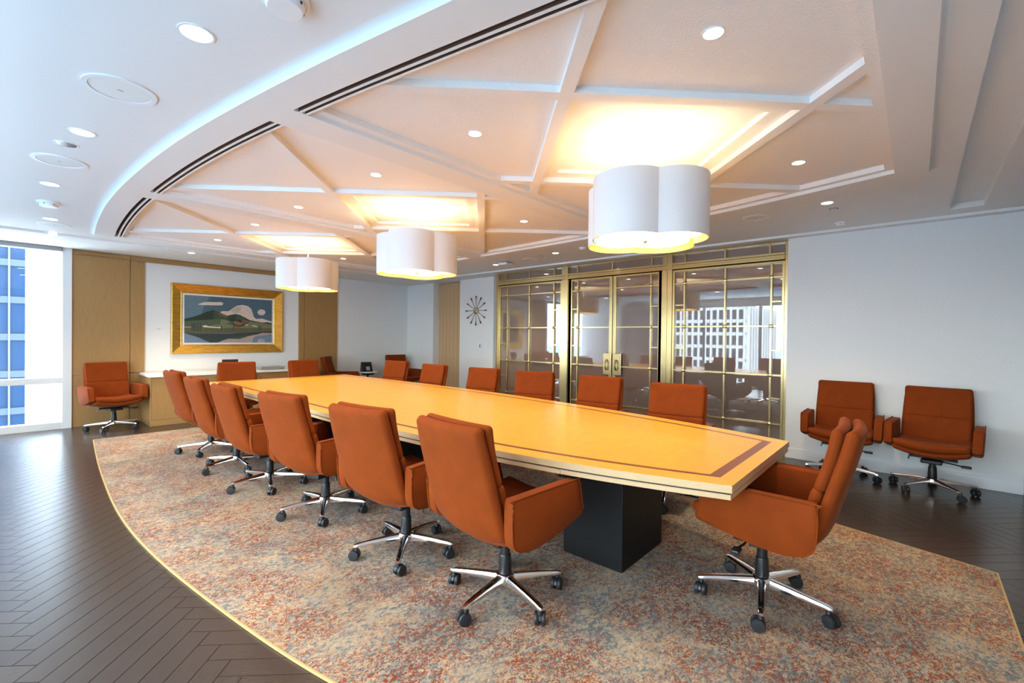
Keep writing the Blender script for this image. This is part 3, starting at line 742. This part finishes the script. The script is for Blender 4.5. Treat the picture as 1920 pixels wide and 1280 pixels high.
# ------------------------------------------------------------------ ceiling fixtures
def downlight(x, y, z, r, label, grp, on=True, power=1.0):
    t = empty('downlight', (x, y, z)); tag(t, label, 'downlight', grp)
    bm = BM(); oo = [(r * math.cos(2 * PI * i / 28), r * math.sin(2 * PI * i / 28)) for i in range(28)]; ii = [(a * 0.86, b * 0.86) for a, b in oo]
    obj('trim_ring', plate(bm, oo, [ii], -0.004, 0.0), M_trimw, t)
    bm = BM(); lathe(bm, [(r * 0.86, -0.003), (r * 0.855, -0.0005)], 28); obj('lens' if on else 'aperture', bm, M_down if on else M_screen, t)
    if on and power > 0:
        ld = bpy.data.lights.new('downlight_beam', 'SPOT'); ld.energy = SPOT_W * power; ld.color = (1.0, 0.74, 0.42); ld.spot_size = math.radians(95); ld.spot_blend = 0.7; ld.shadow_soft_size = r * 0.7
        l = bpy.data.objects.new('beam', ld); C.objects.link(l); l.parent = t; l.location = (0, 0, -0.012)
gt = 'downlights in the coffered plaster panels'
tray_d = [(1.97, 0.65), (3.80, 0.65), (1.98, 2.09), (3.80, 2.09), (1.98, 3.22), (3.82, 3.24), (1.98, 4.63), (3.80, 4.63), (1.97, 5.76), (3.80, 5.76), (1.96, 7.10), (3.79, 7.14)]
for k, (x, y) in enumerate(tray_d):
    cf = ('coffer farthest from the painting', 'middle coffer', 'coffer nearest the painting')[k // 4]
    downlight(x, y, PANEL, 0.046, 'lit downlight in the %s, %s corner, %s' % (cf, ('window-side', 'door-side')[k % 2], ('away from the painting', 'towards the painting')[(k // 2) % 2]), gt)
gl = 'downlights in the window side ceiling'
for x, y, w_ in [(0.54, 2.25, 'farthest from the end window'), (0.34, 3.90, 'beside the dark aperture'), (0.28, 5.47, 'second from the end window'), (0.37, 7.15, 'nearest the end window')]:
    downlight(x, y, CEIL, 0.066, 'round lit downlight in the smooth window-side ceiling, ' + w_, gl)
downlight(0.44, 8.13, RING + 0.008, 0.05, 'round lit downlight in the ceiling strip in front of the end window', None)
downlight(1.92, 8.20, RING + 0.008, 0.05, 'round lit downlight in the ceiling strip above the painting', None, power=1.6)
gd = 'downlights in the ceiling in front of the glass doors'
for x, y, w_ in [(4.95, 0.62, 'nearest the white chair wall'), (5.42, 3.98, 'by the sprinkler cover'), (5.66, 5.42, 'beside the white projector box')]:
    downlight(x, y, CEIL, 0.052, 'round lit downlight in the ceiling strip before the glass doors, ' + w_, gd)
downlight(0.29, 4.23, CEIL, 0.062, 'dark unlit round ceiling aperture beside a lit downlight on the window side', None, on=False)
downlight(0.46, 8.02 + 0.13, RING + 0.008, 0.045, 'dark unlit round ceiling aperture near the end window', None, on=False) if False else None
def speaker(x, y, z, r, label, grp=None):
    t = empty('ceiling_speaker', (x, y, z)); tag(t, label, 'speaker', grp)
    oo = [(r * math.cos(2 * PI * i / 40), r * math.sin(2 * PI * i / 40)) for i in range(40)]
    obj('rim', plate(BM(), oo, [[(a * 0.84, b * 0.84) for a, b in oo]], -0.006, 0), M_trimw, t)
    obj('grille', plate(BM(), [(a * 0.825, b * 0.825) for a, b in oo], [], -0.0035, 0), M_mesh, t)
    obj('badge', mbox(-0.012, 0.012, -0.002, 0.002, -0.0045, -0.0035), M_black, t)
for x, y, lb in [(0.41, 3.07, 'large round white ceiling speaker with wide rim, farthest from the end window'), (0.29, 4.68, 'large round white ceiling speaker beside the dark ceiling aperture'), (0.42, 7.50, 'large round white ceiling speaker closest to the end window')]:
    speaker(x, y, CEIL, 0.15, lb, 'ceiling speakers on the window side')
speaker(5.10, 1.24, CEIL, 0.12, 'flush round ceiling speaker outside the coffer, near the white chair wall'); speaker(5.62, 4.62, CEIL, 0.12, 'flush round ceiling speaker in front of the glass doors beside the white projector box'); speaker(2.95, 8.10 - 0.12, CEIL, 0.12, 'flush round ceiling speaker above the credenza')
def dome(name, x, y, z, r, h, label, cat, grp=None, dark=False):
    t = empty(name, (x, y, z)); tag(t, label, cat, grp)
    bm = BM(); lathe(bm, [(r * 0.70, -h), (r * 0.78, -h * 0.75), (r * 0.8, -h * 0.35)], 28); obj('cover', bm, M_black if dark else M_trimw, t, smooth=True)
    bm = BM(); lathe(bm, [(r * 0.9, -h * 0.4), (r, -h * 0.25), (r, 0)], 28); obj('base', bm, M_trimw, t, smooth=True)
    for k in range(6):
        a = k * PI / 3; obj('vent_slot', mbox(r * 0.72, r * 0.83, -0.004, 0.004, -h * 0.66, -h * 0.5), M_black, t, rot=(0, 0, a))
dome('smoke_detector', 5.87, 0.61, CEIL, 0.058, 0.035, 'round white smoke detector on the ceiling near the white chair wall', 'detector')
dome('smoke_detector', 5.32, 3.45, CEIL, 0.05, 0.03, 'round white smoke detector in front of the glass doors', 'detector')
dome('occupancy_sensor', 0.31, 6.25, CEIL, 0.085, 0.045, 'round white dome sensor on the window-side ceiling', 'sensor')
dome('occupancy_sensor', 0.70, 1.765, CEIL, 0.085, 0.045, 'round white dome sensor beside the curved ceiling ring', 'sensor')
def sprinkler(x, y, label):
    t = empty('sprinkler_cap', (x, y, CEIL)); tag(t, label, 'sprinkler')
    bm = BM(); lathe(bm, [(0.034, -0.008), (0.038, -0.003), (0.038, 0)], 24); obj('cover_plate', bm, M_greyblind, t, smooth=True)
    bm = BM(); lathe(bm, [(0.026, -0.011), (0.028, -0.008)], 24); obj('disc', bm, M_frame, t)
sprinkler(5.21, 0.60, 'flat round sprinkler cover next to a lit downlight near the white chair wall'); sprinkler(5.47, 4.30, 'flat round sprinkler cover in front of the glass doors')
pj = empty('projector_box', (5.58, 5.12, CEIL)); tag(pj, 'small white box device on the ceiling in front of the glass doors', 'projector')
obj('housing', mbox(-0.09, 0.09, -0.10, 0.10, -0.055, -0.012, 0.012), M_trimw, pj); obj('mount', mbox(-0.05, 0.05, -0.05, 0.05, -0.012, 0), M_greyblind, pj)

# ------------------------------------------------------------------ credenza
cr = empty('credenza', (2.73, 8.9, 0)); tag(cr, 'long honey oak credenza with white stone top under the painting', 'cabinet')
def cp(name, x0, x1, y0, y1, z0, z1, m, bev=0.002, parent=None): 
    b = mbox(x0, x1, y0, y1, z0, z1, bev); bmesh.ops.translate(b, verts=b.verts[:], vec=(-2.73, -8.9, 0)); return obj(name, b, m, parent or cr)
cp('body', 1.51, 3.965, 8.575, YE - 0.032, 0.0, 0.735, M_oak)
cp('end_panel', 1.49, 1.51, 8.555, YE - 0.032, 0.0, 0.735, M_oak)
cp('plinth', 1.49, 3.965, 8.545, 8.575, 0.0, 0.085, M_oakh)
cp('countertop', 1.475, 3.975, 8.53, YE - 0.032, 0.735, 0.768, M_trimw, 0.004)
xs = [1.51 + i * (3.965 - 1.51) / 5 for i in range(6)]
for i, (a, b) in enumerate(zip(xs, xs[1:])):
    d = cp('cabinet_door', a + 0.002, b - 0.002, 8.555, 8.575, 0.09, 0.730, M_oak)
    hx = b - 0.03 if i % 2 == 0 else a + 0.03
    cp('handle', hx - 0.005, hx + 0.005, 8.535, 8.555, 0.60, 0.68, M_gold, 0.002, d)
# tablet and console on the credenza
tb = empty('tablet', (2.66, 8.86, 0.768)); tag(tb, 'black touch tablet propped on the credenza top', 'tablet'); tb.rotation_euler = (0, 0, 0)
b = mbox(-0.125, 0.125, -0.008, 0.008, 0.012, 0.20, 0.004); bmesh.ops.rotate(b, verts=b.verts[:], cent=(0, 0, 0), matrix=Matrix.Rotation(-0.30, 3, 'X')); obj('case', b, M_black, tb)
b = mbox(-0.108, 0.108, -0.0095, -0.0078, 0.03, 0.182); bmesh.ops.rotate(b, verts=b.verts[:], cent=(0, 0, 0), matrix=Matrix.Rotation(-0.30, 3, 'X')); obj('screen', b, M_screen, tb)
obj('stand', mbox(-0.06, 0.06, -0.02, 0.10, 0.0, 0.012, 0.003), M_black, tb)
cs = empty('media_console', (3.28, 8.80, 0.768)); tag(cs, 'flat silver media console on the credenza top', 'console')
obj('case', mbox(-0.21, 0.21, -0.12, 0.12, 0.008, 0.052, 0.004), mat('silver_console', (0.55, 0.55, 0.53), 0.35, 0.8), cs)
obj('front_grille', mbox(-0.19, 0.19, -0.123, -0.119, 0.018, 0.040), M_greyblind, cs)
for sx in (-0.17, 0.17): obj('foot', mbox(sx - 0.02, sx + 0.02, -0.09, 0.09, 0, 0.008), M_black, cs)

# ------------------------------------------------------------------ painting
px0, px1, pz0, pz1 = 1.885, 3.655, 1.06, 2.24
fw = 0.155
pa = empty('painting', ((px0 + px1) / 2, YE, pz0)); tag(pa, 'landscape painting of green mountains, clouds and lake in wide gold frame', 'painting')
pcx = (px0 + px1) / 2
W, H_ = px1 - px0, pz1 - pz0
def frame_piece(pts_outer, pts_inner):
    """mitred frame bar with a raised outer lip falling to the sight edge"""
    bm = BM()
    def L(a, b, t): return (a[0] + (b[0] - a[0]) * t, a[1] + (b[1] - a[1]) * t)
    prof = [(0, 0.0), (0, -0.060), (0.08, -0.068), (0.16, -0.064), (0.85, -0.032), (0.93, -0.036), (1.0, -0.030), (1.0, 0.0)]
    rows = []
    for k in (0, 1): rows.append([bm.verts.new((L(pts_outer[k], pts_inner[k], t)[0], d, L(pts_outer[k], pts_inner[k], t)[1])) for t, d in prof])
    n = len(prof)
    for i in range(n): bm.faces.new((rows[0][i], rows[0][(i + 1) % n], rows[1][(i + 1) % n], rows[1][i]))
    bm.faces.new(rows[0]); bm.faces.new(rows[1]); bmesh.ops.recalc_face_normals(bm, faces=bm.faces[:]); return bm
o_ = [(-W / 2, 0), (W / 2, 0), (W / 2, H_), (-W / 2, H_)]; i_ = [(-W / 2 + fw, fw), (W / 2 - fw, fw), (W / 2 - fw, H_ - fw), (-W / 2 + fw, H_ - fw)]
for k in range(4): obj('frame_bar', frame_piece((o_[k], o_[(k + 1) % 4]), (i_[k], i_[(k + 1) % 4])), M_goldleaf, pa)
obj('liner', mbox(-W / 2 + fw, W / 2 - fw, -0.020, -0.002, fw, H_ - fw), mat('linen_liner', (0.86, 0.80, 0.74), 0.8), pa)
cw0, cw1, cz0, cz1 = -W / 2 + fw + 0.030, W / 2 - fw - 0.030, fw + 0.030, H_ - fw - 0.030
obj('stretcher', mbox(cw0, cw1, -0.024, -0.020, cz0, cz1), M_white, pa)
def tint(name, c, var=0.16):
    M = mat(name, c, 0.7); nt = M.node_tree
    setcol(M, ramp(nt, noise(nt, coords(nt, (6, 6, 14)), 4, 5, 0.7), [(0.25, tuple(x * (1 - var) for x in c)), (0.75, tuple(min(1, x * (1 + var)) for x in c))])); return M
def cv_(x, y):
    u = (x - 312) / 1243; top = 290 + 85 * u; v = (1005 - y) / (1005 - top)
    return (cw0 + (cw1 - cw0) * max(0, min(1, u)), cz0 + (cz1 - cz0) * max(0, min(1, v)))
ell = lambda cx, cy, rx, ry: [(cx + rx * math.cos(2 * PI * i / 20) * (1 + 0.08 * math.sin(i * 2.1)), cy + ry * math.sin(2 * PI * i / 20)) for i in range(20)]
cl = {'sky': (0.065, 0.125, 0.165), 'skyl': (0.12, 0.195, 0.245), 'cloud': (0.62, 0.50, 0.43), 'cloudg': (0.44, 0.39, 0.35), 'dkg': (0.020, 0.038, 0.026), 'mdg': (0.040, 0.070, 0.045), 'brn': (0.17, 0.085, 0.04), 'grn': (0.075, 0.105, 0.058), 'lgr': (0.16, 0.175, 0.09), 'org': (0.24, 0.12, 0.04), 'olv': (0.105, 0.100, 0.048), 'dkb': (0.030, 0.048, 0.052), 'pnk': (0.42, 0.31, 0.27), 'blu': (0.15, 0.22, 0.31), 'wht': (0.75, 0.72, 0.68), 'red': (0.25, 0.07, 0.04)}
names = list(cl); mats = [tint('paint_' + k, v) for k, v in cl.items()]
layers = [('sky', [(312, 290), (1555, 375), (1555, 800), (312, 800)]), ('skyl', [(312, 290), (640, 312), (560, 480), (520, 640), (312, 700)]),
 ('cloud', [(488, 428), (560, 402), (620, 394), (720, 400), (795, 396), (830, 418), (805, 448), (600, 444), (500, 440)]),
 ('cloud', [(780, 545), (830, 532), (900, 535), (960, 492), (1020, 452), (1100, 440), (1180, 458), (1230, 500), (1255, 570), (1270, 620), (1310, 652), (1400, 645), (1470, 668), (1555, 690), (1555, 720), (1300, 720), (880, 640)]),
 ('cloudg', [(930, 520), (1010, 470), (1100, 470), (1060, 540), (980, 570)]), ('cloud', ell(1388, 553, 60, 44)),
 ('dkg', [(312, 650), (420, 618), (500, 590), (600, 545), (690, 512), (790, 560), (880, 600), (980, 640), (1000, 720), (312, 720)]),
 ('mdg', [(690, 512), (790, 560), (880, 604), (900, 680), (700, 680)]), ('brn', [(740, 560), (800, 570), (890, 612), (860, 625), (770, 590)]),
 ('dkg', [(880, 604), (940, 585), (1010, 577), (1070, 592), (1130, 625), (1210, 668), (1400, 705), (1480, 700), (1555, 715), (1555, 780), (930, 760)]),
 ('mdg', [(1020, 580), (1070, 594), (1130, 628), (1110, 670), (1000, 660)]), ('brn', [(1110, 650), (1200, 680), (1170, 725), (1080, 715)]),
 ('grn', [(312, 682), (500, 668), (780, 650), (880, 672), (950, 692), (1000, 800), (312, 800)]), ('lgr', [(800, 652), (880, 672), (950, 694), (860, 720), (780, 726)]),
 ('org', [(950, 692), (1010, 680), (1120, 722), (1080, 745), (1000, 735)]), ('lgr', [(1200, 684), (1300, 700), (1400, 712), (1555, 735), (1555, 800), (1080, 800), (1060, 770), (1180, 735)]),
 ('lgr', [(640, 752), (760, 732), (860, 724), (960, 738), (1060, 772), (1060, 800), (600, 800)]), ('olv', [(312, 782), (1555, 790), (1555, 870), (312, 875)]),
 ('wht', [(312, 768), (400, 770), (400, 775), (312, 774)]), ('wht', [(540, 755), (600, 745), (610, 760), (760, 775), (785, 768), (790, 790), (560, 772)]), ('wht', [(1130, 742), (1180, 730), (1190, 740), (1150, 748)]), ('wht', [(1250, 742), (1330, 762), (1320, 770), (1250, 752)]),
 ('blu', [(312, 865), (1555, 865), (1555, 1005), (312, 1005)]), ('dkb', [(312, 858), (480, 868), (900, 872), (1555, 838), (1555, 862), (1330, 880), (1200, 905), (1060, 950), (900, 945), (820, 975), (740, 1005), (650, 1005), (500, 930)]),
 ('pnk', [(760, 1002), (840, 965), (900, 945), (1060, 950), (1200, 905), (1330, 882), (1400, 860), (1555, 865), (1555, 880), (1400, 895), (1300, 910), (1260, 940), (1250, 1005), (900, 1005)]),
 ('mdg', [(920, 938), (1060, 905), (1180, 890), (1060, 950)]), ('pnk', ell(1385, 985, 58, 38)), ('olv', [(540, 800), (960, 796), (1200, 820), (900, 866), (560, 866)])]
for tx in (405, 425, 440, 465, 490, 520): layers.append(('dkb', [(tx, 705), (tx + 7, 705), (tx + 9, 835), (tx - 2, 835)]))
for tx in (968, 1345, 1368, 795): layers.append(('dkg', [(tx, 750), (tx + 9, 750), (tx + 11, 815), (tx - 3, 815)]))
for tx in (1000, 1022, 1045): layers.append(('red', [(tx, 745), (tx + 8, 742), (tx + 10, 800), (tx - 2, 800)]))
bm = BM()
for k, (nm, poly) in enumerate(layers):
    q = [cv_(*p_) for p_ in poly]; dy = -0.0243 - 0.00012 * k
    tri = tessellate_polygon([[Vector((x, z, 0)) for x, z in q]]); vs = [bm.verts.new((x, dy, z)) for x, z in q]
    for t_ in tri:
        if len(set(t_)) < 3: continue
        f = bm.faces.new([vs[i] for i in t_]); f.material_index = names.index(nm); f.normal_update()
        if f.normal.y > 0: f.normal_flip()
cvs = obj('canvas', bm, mats, pa); cvs['label'] = 'painted mountain and lake scene'
pq = obj('wall_plaque', mbox(1.695, 1.775, YE - 0.006, YE, 1.445, 1.49, 0.002), M_trimw); tag(pq, 'small white caption plaque on the wall between the timber panel and the painting', 'plaque')
for k in range(3): obj('text_line', mbox(1.703, 1.767 - 0.012 * k, YE - 0.0066, YE - 0.0058, 1.476 - k * 0.010, 1.479 - k * 0.010), M_greyblind, pq)

# ------------------------------------------------------------------ clock and switches on the white wall by the doors
ck = empty('wall_clock', (XF, 6.86, 1.945)); tag(ck, 'spoked sunburst wall clock with twelve dark bronze rays and brass hub', 'clock')
M_bronze = mat('dark_bronze', (0.07, 0.035, 0.02), 0.35, 0.5)
for k in range(12):
    a = k * PI / 6; bm = BM(); d = Vector((0, math.sin(a), math.cos(a)))
    tube(bm, [d * 0.05 + Vector((-0.022, 0, 0)), d * 0.225 + Vector((-0.022, 0, 0)), d * 0.262 + Vector((-0.022, 0, 0)), d * 0.298 + Vector((-0.022, 0, 0)), d * 0.305 + Vector((-0.022, 0, 0))], [0.004, 0.005, 0.009, 0.015, 0.012], 8)
    obj('ray', bm, M_bronze, ck, smooth=True)
bm = BM(); lathe(bm, [(0.066, 0.0), (0.070, 0.008), (0.066, 0.028), (0.052, 0.034)], 28, Matrix.Rotation(-PI / 2, 4, 'Y')); obj('hub', bm, M_gold, ck, smooth=True)
for nm, ln, ang, hw in (('hour_hand', 0.075, 2.25, 0.008), ('minute_hand', 0.10, -0.75, 0.006)):
    b = mbox(-0.040, -0.036, -hw, hw, -0.02, ln); bmesh.ops.rotate(b, verts=b.verts[:], cent=(0, 0, 0), matrix=Matrix.Rotation(ang, 3, 'X')); obj(nm, b, M_trimw, ck)
sw = obj('light_switch', mbox(XF - 0.008, XF, 6.70, 6.80, 1.165, 1.285, 0.003), M_trimw); tag(sw, 'white light switch plate with dark slot, below the wall clock', 'switch')
obj('slot', mbox(XF - 0.011, XF - 0.008, 6.735, 6.752, 1.18, 1.25), M_black, sw); obj('side_edge', mbox(XF - 0.0095, XF - 0.008, 6.703, 6.707, 1.17, 1.28), M_greyblind, sw)
sw = obj('light_switch', mbox(XF - 0.008, XF, 6.52, 6.62, 1.165, 1.285, 0.003), M_trimw); tag(sw, 'plain white light switch plate nearer the glass doors', 'switch')
for yy in (6.545, 6.575): obj('rocker', mbox(XF - 0.011, XF - 0.008, yy, yy + 0.024, 1.19, 1.26, 0.002), M_trimw, sw)

# ------------------------------------------------------------------ side table with phone in the corner
stx, sty = 5.30, 8.88
st = empty('side_table', (stx, sty, 0)); tag(st, 'small round side table with white top and dark base in the corner', 'table')
bm = BM(); lathe(bm, [(0.185, 0.600), (0.20, 0.606), (0.20, 0.620), (0.195, 0.624)], 32); obj('top', bm, M_trimw, st, smooth=True)
bm = BM(); lathe(bm, [(0.15, 0.0), (0.15, 0.012), (0.03, 0.02), (0.022, 0.05), (0.022, 0.545), (0.13, 0.56), (0.13, 0.60)], 28); obj('base', bm, M_dark, st, smooth=True)
ph = empty('desk_phone', (stx - 0.03, sty + 0.0, 0.624)); tag(ph, 'black desk phone tilted up on the small round side table', 'phone'); ph.rotation_euler = (0, 0, math.radians(-12))
b = BM(); q = [(-0.07, 0.0), (0.09, 0.0), (0.05, 0.20), (0.03, 0.205), (-0.075, 0.012)]
va = [[b.verts.new((x, y, z)) for y, z in q] for x in (-0.11, 0.11)]
for k in range(5): b.faces.new((va[0][k], va[0][(k + 1) % 5], va[1][(k + 1) % 5], va[1][k]))
b.faces.new(va[0]); b.faces.new(list(reversed(va[1]))); bmesh.ops.recalc_face_normals(b, faces=b.faces[:]); obj('body', b, M_black, ph)
sl_ = math.atan2(0.193, 0.105)
def on_face(bmx): bmesh.ops.rotate(bmx, verts=bmx.verts[:], cent=(0, 0, 0), matrix=Matrix.Rotation(sl_, 3, 'X')); bmesh.ops.translate(bmx, verts=bmx.verts[:], vec=(0, -0.075, 0.012)); return bmx
obj('handset', on_face(mbox(-0.105, -0.055, 0.015, 0.205, 0.0, 0.03, 0.01)), M_black, ph)
obj('display', on_face(mbox(-0.03, 0.09, 0.13, 0.20, 0.0, 0.003)), M_screen, ph)
keym = mat('phone_keys', (0.55, 0.58, 0.58), 0.5)
for i in range(3):
    for j in range(4): obj('key', on_face(mbox(-0.02 + i * 0.026, 0.0 + i * 0.026, 0.025 + j * 0.022, 0.040 + j * 0.022, 0.0, 0.005)), keym, ph)

# ------------------------------------------------------------------ outside
stw = empty('stone_wing', (1.35, 28, 0)); tag(stw, 'bright white stone clad facade outside the end window', 'building')
obj('core', mbox(-0.10, 6, -16.0, 20.0, -30, 12), mat('facade_joint', (0.30, 0.31, 0.33), 0.9), stw)
zz = [-8.46 + 1.30 * k for k in range(0, 14)]
for k, z in enumerate(zz):
    for j, y in enumerate([-16 + 6 * q for q in range(6)]):
        obj('stone_panel', mbox(-0.14, -0.10, y + 0.02, y + 5.98, z + 0.03, z + 1.28), M_stonew, stw)
tw = empty('glass_tower', (-14, 66, 0)); tag(tw, 'dark blue glass office tower outside the end window', 'building')
M_bluegl = mat('blue_curtain_wall', (0.010, 0.030, 0.075), 0.25, 0, 0.15)
obj('body', mbox(-20, 22, -4, 10, -60, 45), M_bluegl, tw)
for k in range(26):
    z = -30 + 3.4 * k; obj('floor_band', mbox(-20, 22, -4.15, -4, z, z + 0.6), mat('tower_band', (0.03, 0.05, 0.075), 0.5) if k == 0 else bpy.data.materials['tower_band'], tw)
for k in range(22): obj('mullion', mbox(-19.5 + 2 * k, -19.38 + 2 * k, -4.2, -4, -60, 45), mat('tower_mullion', (0.09, 0.14, 0.20), 0.4) if k == 0 else bpy.data.materials['tower_mullion'], tw)
ob = empty('office_block', (-44, 19, 0)); tag(ob, 'pale gridded office block outside the window wall, mirrored in the glass doors', 'building')
obj('body', mbox(-14, 0, -4.4, 9, -60, 5.2), mat('block_glass', (0.05, 0.055, 0.065), 0.3), ob)
M_fin = mat('block_concrete', (0.50, 0.50, 0.50), 0.8)
for k in range(19): obj('fin', mbox(0, 0.35, -4.4 + k * 0.73, -4.4 + k * 0.73 + 0.22, -30, 5.4), M_fin, ob)
for k in range(14): obj('spandrel', mbox(0, 0.22, -4.4, 9, 4.9 - k * 1.5, 5.3 - k * 1.5), M_fin, ob)
for k in range(12): obj('fin', mbox(-0.2 - k * 1.2, 0.05 - k * 1.2, -4.75, -4.4, -30, 5.4), M_fin, ob)
sea = obj('sea', mbox(-6000, -120, -6000, 6000, -131, -130), mat('sea_water', (0.16, 0.32, 0.48), 0.5)); tag(sea, 'flat blue sea beyond the city, mirrored in the glass doors', 'sea', kind='stuff')

# daylight portals for the two window openings
for nm, loc, rot, sx, sy in (('portal_side', (XL - 0.22, (YN + 6.75) / 2, 1.26), (0, -PI / 2, 0), 2.35, 6.75 - YN), ('portal_end', ((XL + 0.6) / 2, YE + 0.14, 1.33), (-PI / 2, 0, 0), 0.6 - XL, 2.5)):
    ld = bpy.data.lights.new(nm, 'AREA'); ld.shape = 'RECTANGLE'; ld.size = sx; ld.size_y = sy; ld.cycles.is_portal = True
    l = bpy.data.objects.new(nm, ld); C.objects.link(l); l.location = loc; l.rotation_euler = rot
